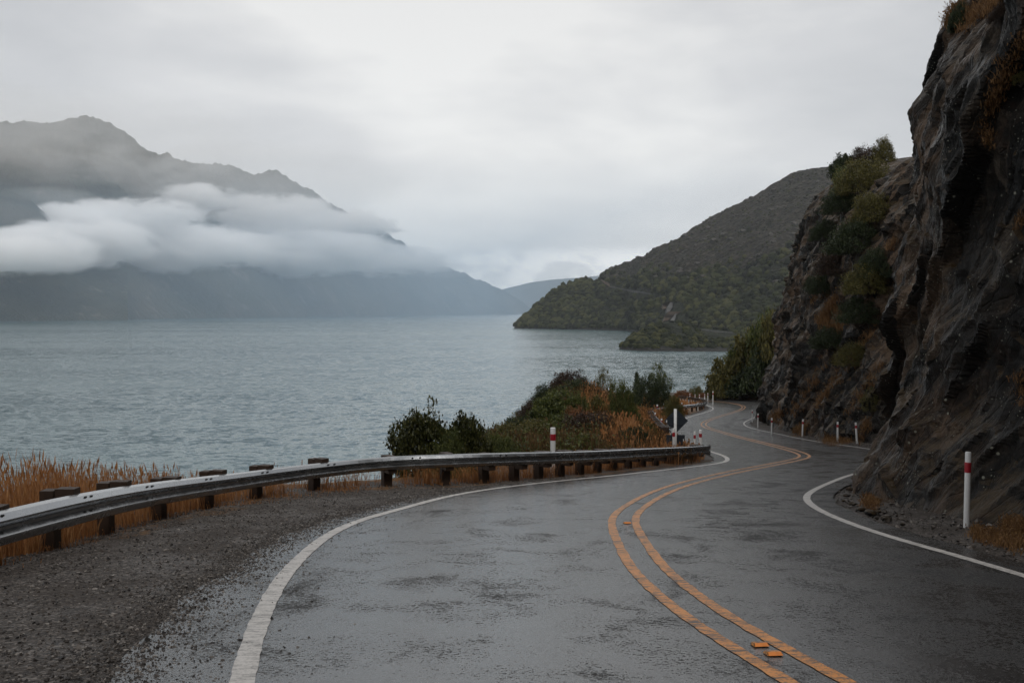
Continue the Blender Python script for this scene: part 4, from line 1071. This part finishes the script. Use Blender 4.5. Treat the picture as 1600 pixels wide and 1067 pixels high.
# canopy of the two headlands
def canopy(Vg, vv, n, rmin, rmax, label, cond, name='forest', mat='canopy', flat=.85):
    bm = bmesh.new(); bmesh.ops.create_icosphere(bm, subdivisions=1, radius=1.0)
    iv = np.array([v.co[:] for v in bm.verts]); bm.faces.ensure_lookup_table(); fi = np.array([[v.index for v in f.verts] for f in bm.faces]); bm.free()
    nc, nr = Vg.shape[:2]; jr = int(np.searchsorted(vv, 1.02))
    a = rng.integers(0, nc - 1, n); b = rng.integers(0, jr, n); fa = rng.random(n)[:, None]; fb = rng.random(n)[:, None]
    P = (Vg[a, b] * (1-fa) + Vg[a+1, b] * fa) * (1-fb) + (Vg[a, b+1] * (1-fa) + Vg[a+1, b+1] * fa) * fb
    k = cond(P) & uncut(P); P = P[k]; n = len(P)
    R = rmin + (rmax - rmin) * rng.random(n) ** 1.9
    S = iv[None] * (R[:, None, None]) * rng.uniform(.72, 1.18, (n, len(iv), 1)) * np.array([1, 1, flat]) + P[:, None] + np.array([0, 0, .25]) * R[:, None, None]
    F = (np.arange(n)[:, None, None] * len(iv) + fi[None]).reshape(-1, 3)
    return tag(link(name, mesh_np(name, S.reshape(-1, 3), F, M[mat], False)), label, name.split('_')[-1], kind='stuff')
def c1(P):
    hgt = P[:, 2] - LAKE; d = vnoise(P[:, 0] / 130, P[:, 1] / 130) * 40 + vnoise(P[:, 0] / 40, P[:, 1] / 40) * 22
    pr = np.clip((150 + d - hgt + np.clip((P[:, 0] - 350) * .10, 0, 60)) / 60, .0, 1)
    return (hgt > 4) & (rng.random(len(P)) < pr)
canopy(HV, hv, 22000, 2.2, 11.0, 'bushy native forest on the lower flank of the headland', c1)
canopy(SV, sv, 3400, 1.3, 6.0, 'bushes covering the low spur', lambda P: (P[:, 2] - LAKE > 3) & (rng.random(len(P)) < .85))
canopy(HV, hv, 2600, 2.0, 10.0, 'grey rock outcrops scattered over the upper headland', lambda P: (P[:, 2] > 45) & (vnoise(P[:, 0] / 60 + 3, P[:, 1] / 60) > .12), 'rock_outcrops', 'far_rock', .55)
canopy(HV, hv, 12000, .9, 3.8, 'low dark scrub over the upper headland', lambda P: (P[:, 2] > 25) & (vnoise(P[:, 0] / 45 + 8, P[:, 1] / 45) > -.15), 'hill_scrub', 'canopy', .7)
# ------------------------------------------------------------------ haze and cloud
def vol(name, color, density, aniso=0.0):
    t = NT(name); v = t.n('ShaderNodeVolumePrincipled'); t.set(v, 'Color', color); t.set(v, 'Density', density); t.set(v, 'Anisotropy', aniso)
    return t, v
t, v = vol('haze_air', (.88,.93,1.0), 3.2e-5, .0); t.out(None, v)
hz = MB(); hz.box((0, 10250, 1000), (36000, 21500, 2 * (1000 - LAKE + 1.0))); hz_me = hz.mesh('haze', t.m)
tag(link('haze', hz_me), 'pale blue grey air between the camera and the mountains', 'haze', kind='stuff')

t, v = vol('mist_air', (.58,.79,1.0), 1.4e-4, .0); t.out(None, v)
ms = MB(); _b = [(-13000, 3400), (950, 3400), (-250, 9900), (-13000, 9900)]
ms.add([(x, y, LAKE - .5) for x, y in _b] + [(x, y, 520) for x, y in _b], [(3,2,1,0),(4,5,6,7),(0,1,5,4),(1,2,6,5),(2,3,7,6),(3,0,4,7)]); tag(link('mist', ms.mesh('mist', t.m)), 'thicker rain mist over the far half of the lake', 'mist', kind='stuff')
def cloud_mat(name, dens, ns, cut):
    t, v = vol(name, (1.0,1.0,1.0), 0.0, .0)
    tc = t.n('ShaderNodeTexCoord').outputs['Object']
    ln = t.n('ShaderNodeVectorMath', operation='LENGTH'); t.set(ln, 0, tc)
    p = t.mapping(t.pos(), (.55, .8, 1.2))
    n = t.math('ADD', t.math('MULTIPLY', t.noise(p, ns, 5, .62, .3), .55), t.math('MULTIPLY', t.noise(p, ns * 3.4, 6, .66, .2), .45))
    f = t.math('ADD', t.math('MULTIPLY', t.math('SUBTRACT', .93, ln.outputs['Value']), .85), t.math('MULTIPLY', t.math('SUBTRACT', n, cut), 4.6))
    edge = t.step(ln.outputs['Value'], 1.0, .72)
    d = t.math('MULTIPLY', t.math('MULTIPLY', t.step(f, 0.0, .5), edge), dens)
    t.set(v, 'Density', d); return t.out(None, v)
cm1 = cloud_mat('cloud_dense', .024, .0058, .475)
cm2 = cloud_mat('cloud_wisp', .016, .0066, .495)
cm3 = cloud_mat('cloud_veil', .0006, .0022, .47)
root = empty('cloud_bank'); tag(root, 'low white cloud bank lying along the mountain flank', 'cloud', kind='stuff')
def puff(cx, cy, rx, ry, mat, dd=450, rd=None):
    D = np.interp(cx, [a for a, _ in shore_m], [b for _, b in shore_m]) + dd
    p = at(cx, cy, D); bm = bmesh.new(); bmesh.ops.create_icosphere(bm, subdivisions=3, radius=1.0)
    me = bpy.data.meshes.new('puff'); bm.to_mesh(me); bm.free(); me.materials.append(mat)
    o = link('puff', me, root); o.location = p; o.scale = (rx / FPX * D, rd or max(260, ry / FPX * D * 1.6), ry / FPX * D)
    o.rotation_euler = (0, 0, 0)
    return o
for a in [(-30,398,150,40,cm1,-500),(60,392,110,44,cm1,-250),(120,380,150,46,cm1,150),(235,386,240,46,cm1),(430,394,220,44,cm1),(590,408,150,30,cm2),(680,422,80,15,cm3),
          (130,350,110,40,cm1),(200,335,150,30,cm2),(430,333,120,38,cm2),(520,355,130,34,cm2),(310,308,80,24,cm2),(75,306,90,16,cm3)]:
    puff(*a)
puff(60, 215, 420, 85, cm3, 1300, 900)
puff(330, 290, 380, 75, cm3, 900, 700)

# ------------------------------------------------------------------ sky and sun
w = bpy.data.worlds.new('World'); scene.world = w; w.use_nodes = True
t = NT(w, world=True)
SUN_EL, SUN_ROT = math.radians(42), math.radians(150)
sky = t.n('ShaderNodeTexSky', sky_type='NISHITA', sun_disc=False, sun_elevation=SUN_EL, sun_rotation=SUN_ROT)
tc = t.n('ShaderNodeTexCoord').outputs['Generated']
sx = t.n('ShaderNodeSeparateXYZ'); t.set(sx, 0, tc)
st = t.mapping(tc, (1.0, 1.0, 3.2), (0, .12, 0), (2.3, .4, .7))
n1 = t.noise(st, 1.5, 4, .5, .35); n2 = t.noise(st, 4.2, 5, .55, .2)
f = t.math('ADD', t.math('MULTIPLY', n1, .72), t.math('MULTIPLY', n2, .28))
cl = t.ramp(f, [(.36,(.45,.455,.468)),(.49,(.60,.598,.602)),(.60,(.79,.78,.762))])
lowc = t.math('MULTIPLY', t.step(sx.outputs[2], .066, .048), t.step(t.noise(t.mapping(tc, (1,1,2.0)), 13, 6, .6), .44, .54))
cl = t.mix(t.math('MULTIPLY', lowc, .7), cl, (1.1,1.08,1.06))
cl = t.mix(t.step(sx.outputs[2], .40, .04), cl, t.mix(1.0, cl, (1.30,1.30,1.29), 'MULTIPLY'))
skyc = t.mix(1.0, sky.outputs[0], (.09,.09,.09), 'MULTIPLY')
col = t.mix(.93, skyc, cl)
bg = t.n('ShaderNodeBackground'); t.set(bg, 'Color', col); t.set(bg, 'Strength', 1.0)
o = t.n('ShaderNodeOutputWorld'); t.set(o, 'Surface', bg)
sl = bpy.data.lights.new('sun', 'SUN'); sl.energy = 1.1; sl.angle = math.radians(20); sl.color = (1, .96, .9)
so = bpy.data.objects.new('sun', sl); COL.objects.link(so)
dirn = Vector((math.sin(SUN_ROT) * math.cos(SUN_EL), math.cos(SUN_ROT) * math.cos(SUN_EL), math.sin(SUN_EL)))
so.rotation_euler = dirn.to_track_quat('Z', 'Y').to_euler(); so.location = (0, 0, 50)

cam = bpy.data.cameras.new('camera'); co = bpy.data.objects.new('camera', cam); COL.objects.link(co)
cam.sensor_width = 36; cam.lens = 36; cam.clip_start = .1; cam.clip_end = 60000
co.location = (0, 0, CAMZ); co.rotation_euler = (math.pi / 2 - TH, 0, 0); scene.camera = co
scene.view_settings.view_transform = 'Standard'; scene.view_settings.look = 'None'; scene.view_settings.exposure = .16; scene.view_settings.gamma = 1
scene.cycles.use_denoising = True
scene.cycles.max_bounces = 16; scene.cycles.volume_bounces = 16; scene.cycles.transparent_max_bounces = 8
scene.cycles.diffuse_bounces = 3; scene.cycles.glossy_bounces = 3
scene.cycles.volume_step_rate = .32; scene.cycles.volume_max_steps = 400
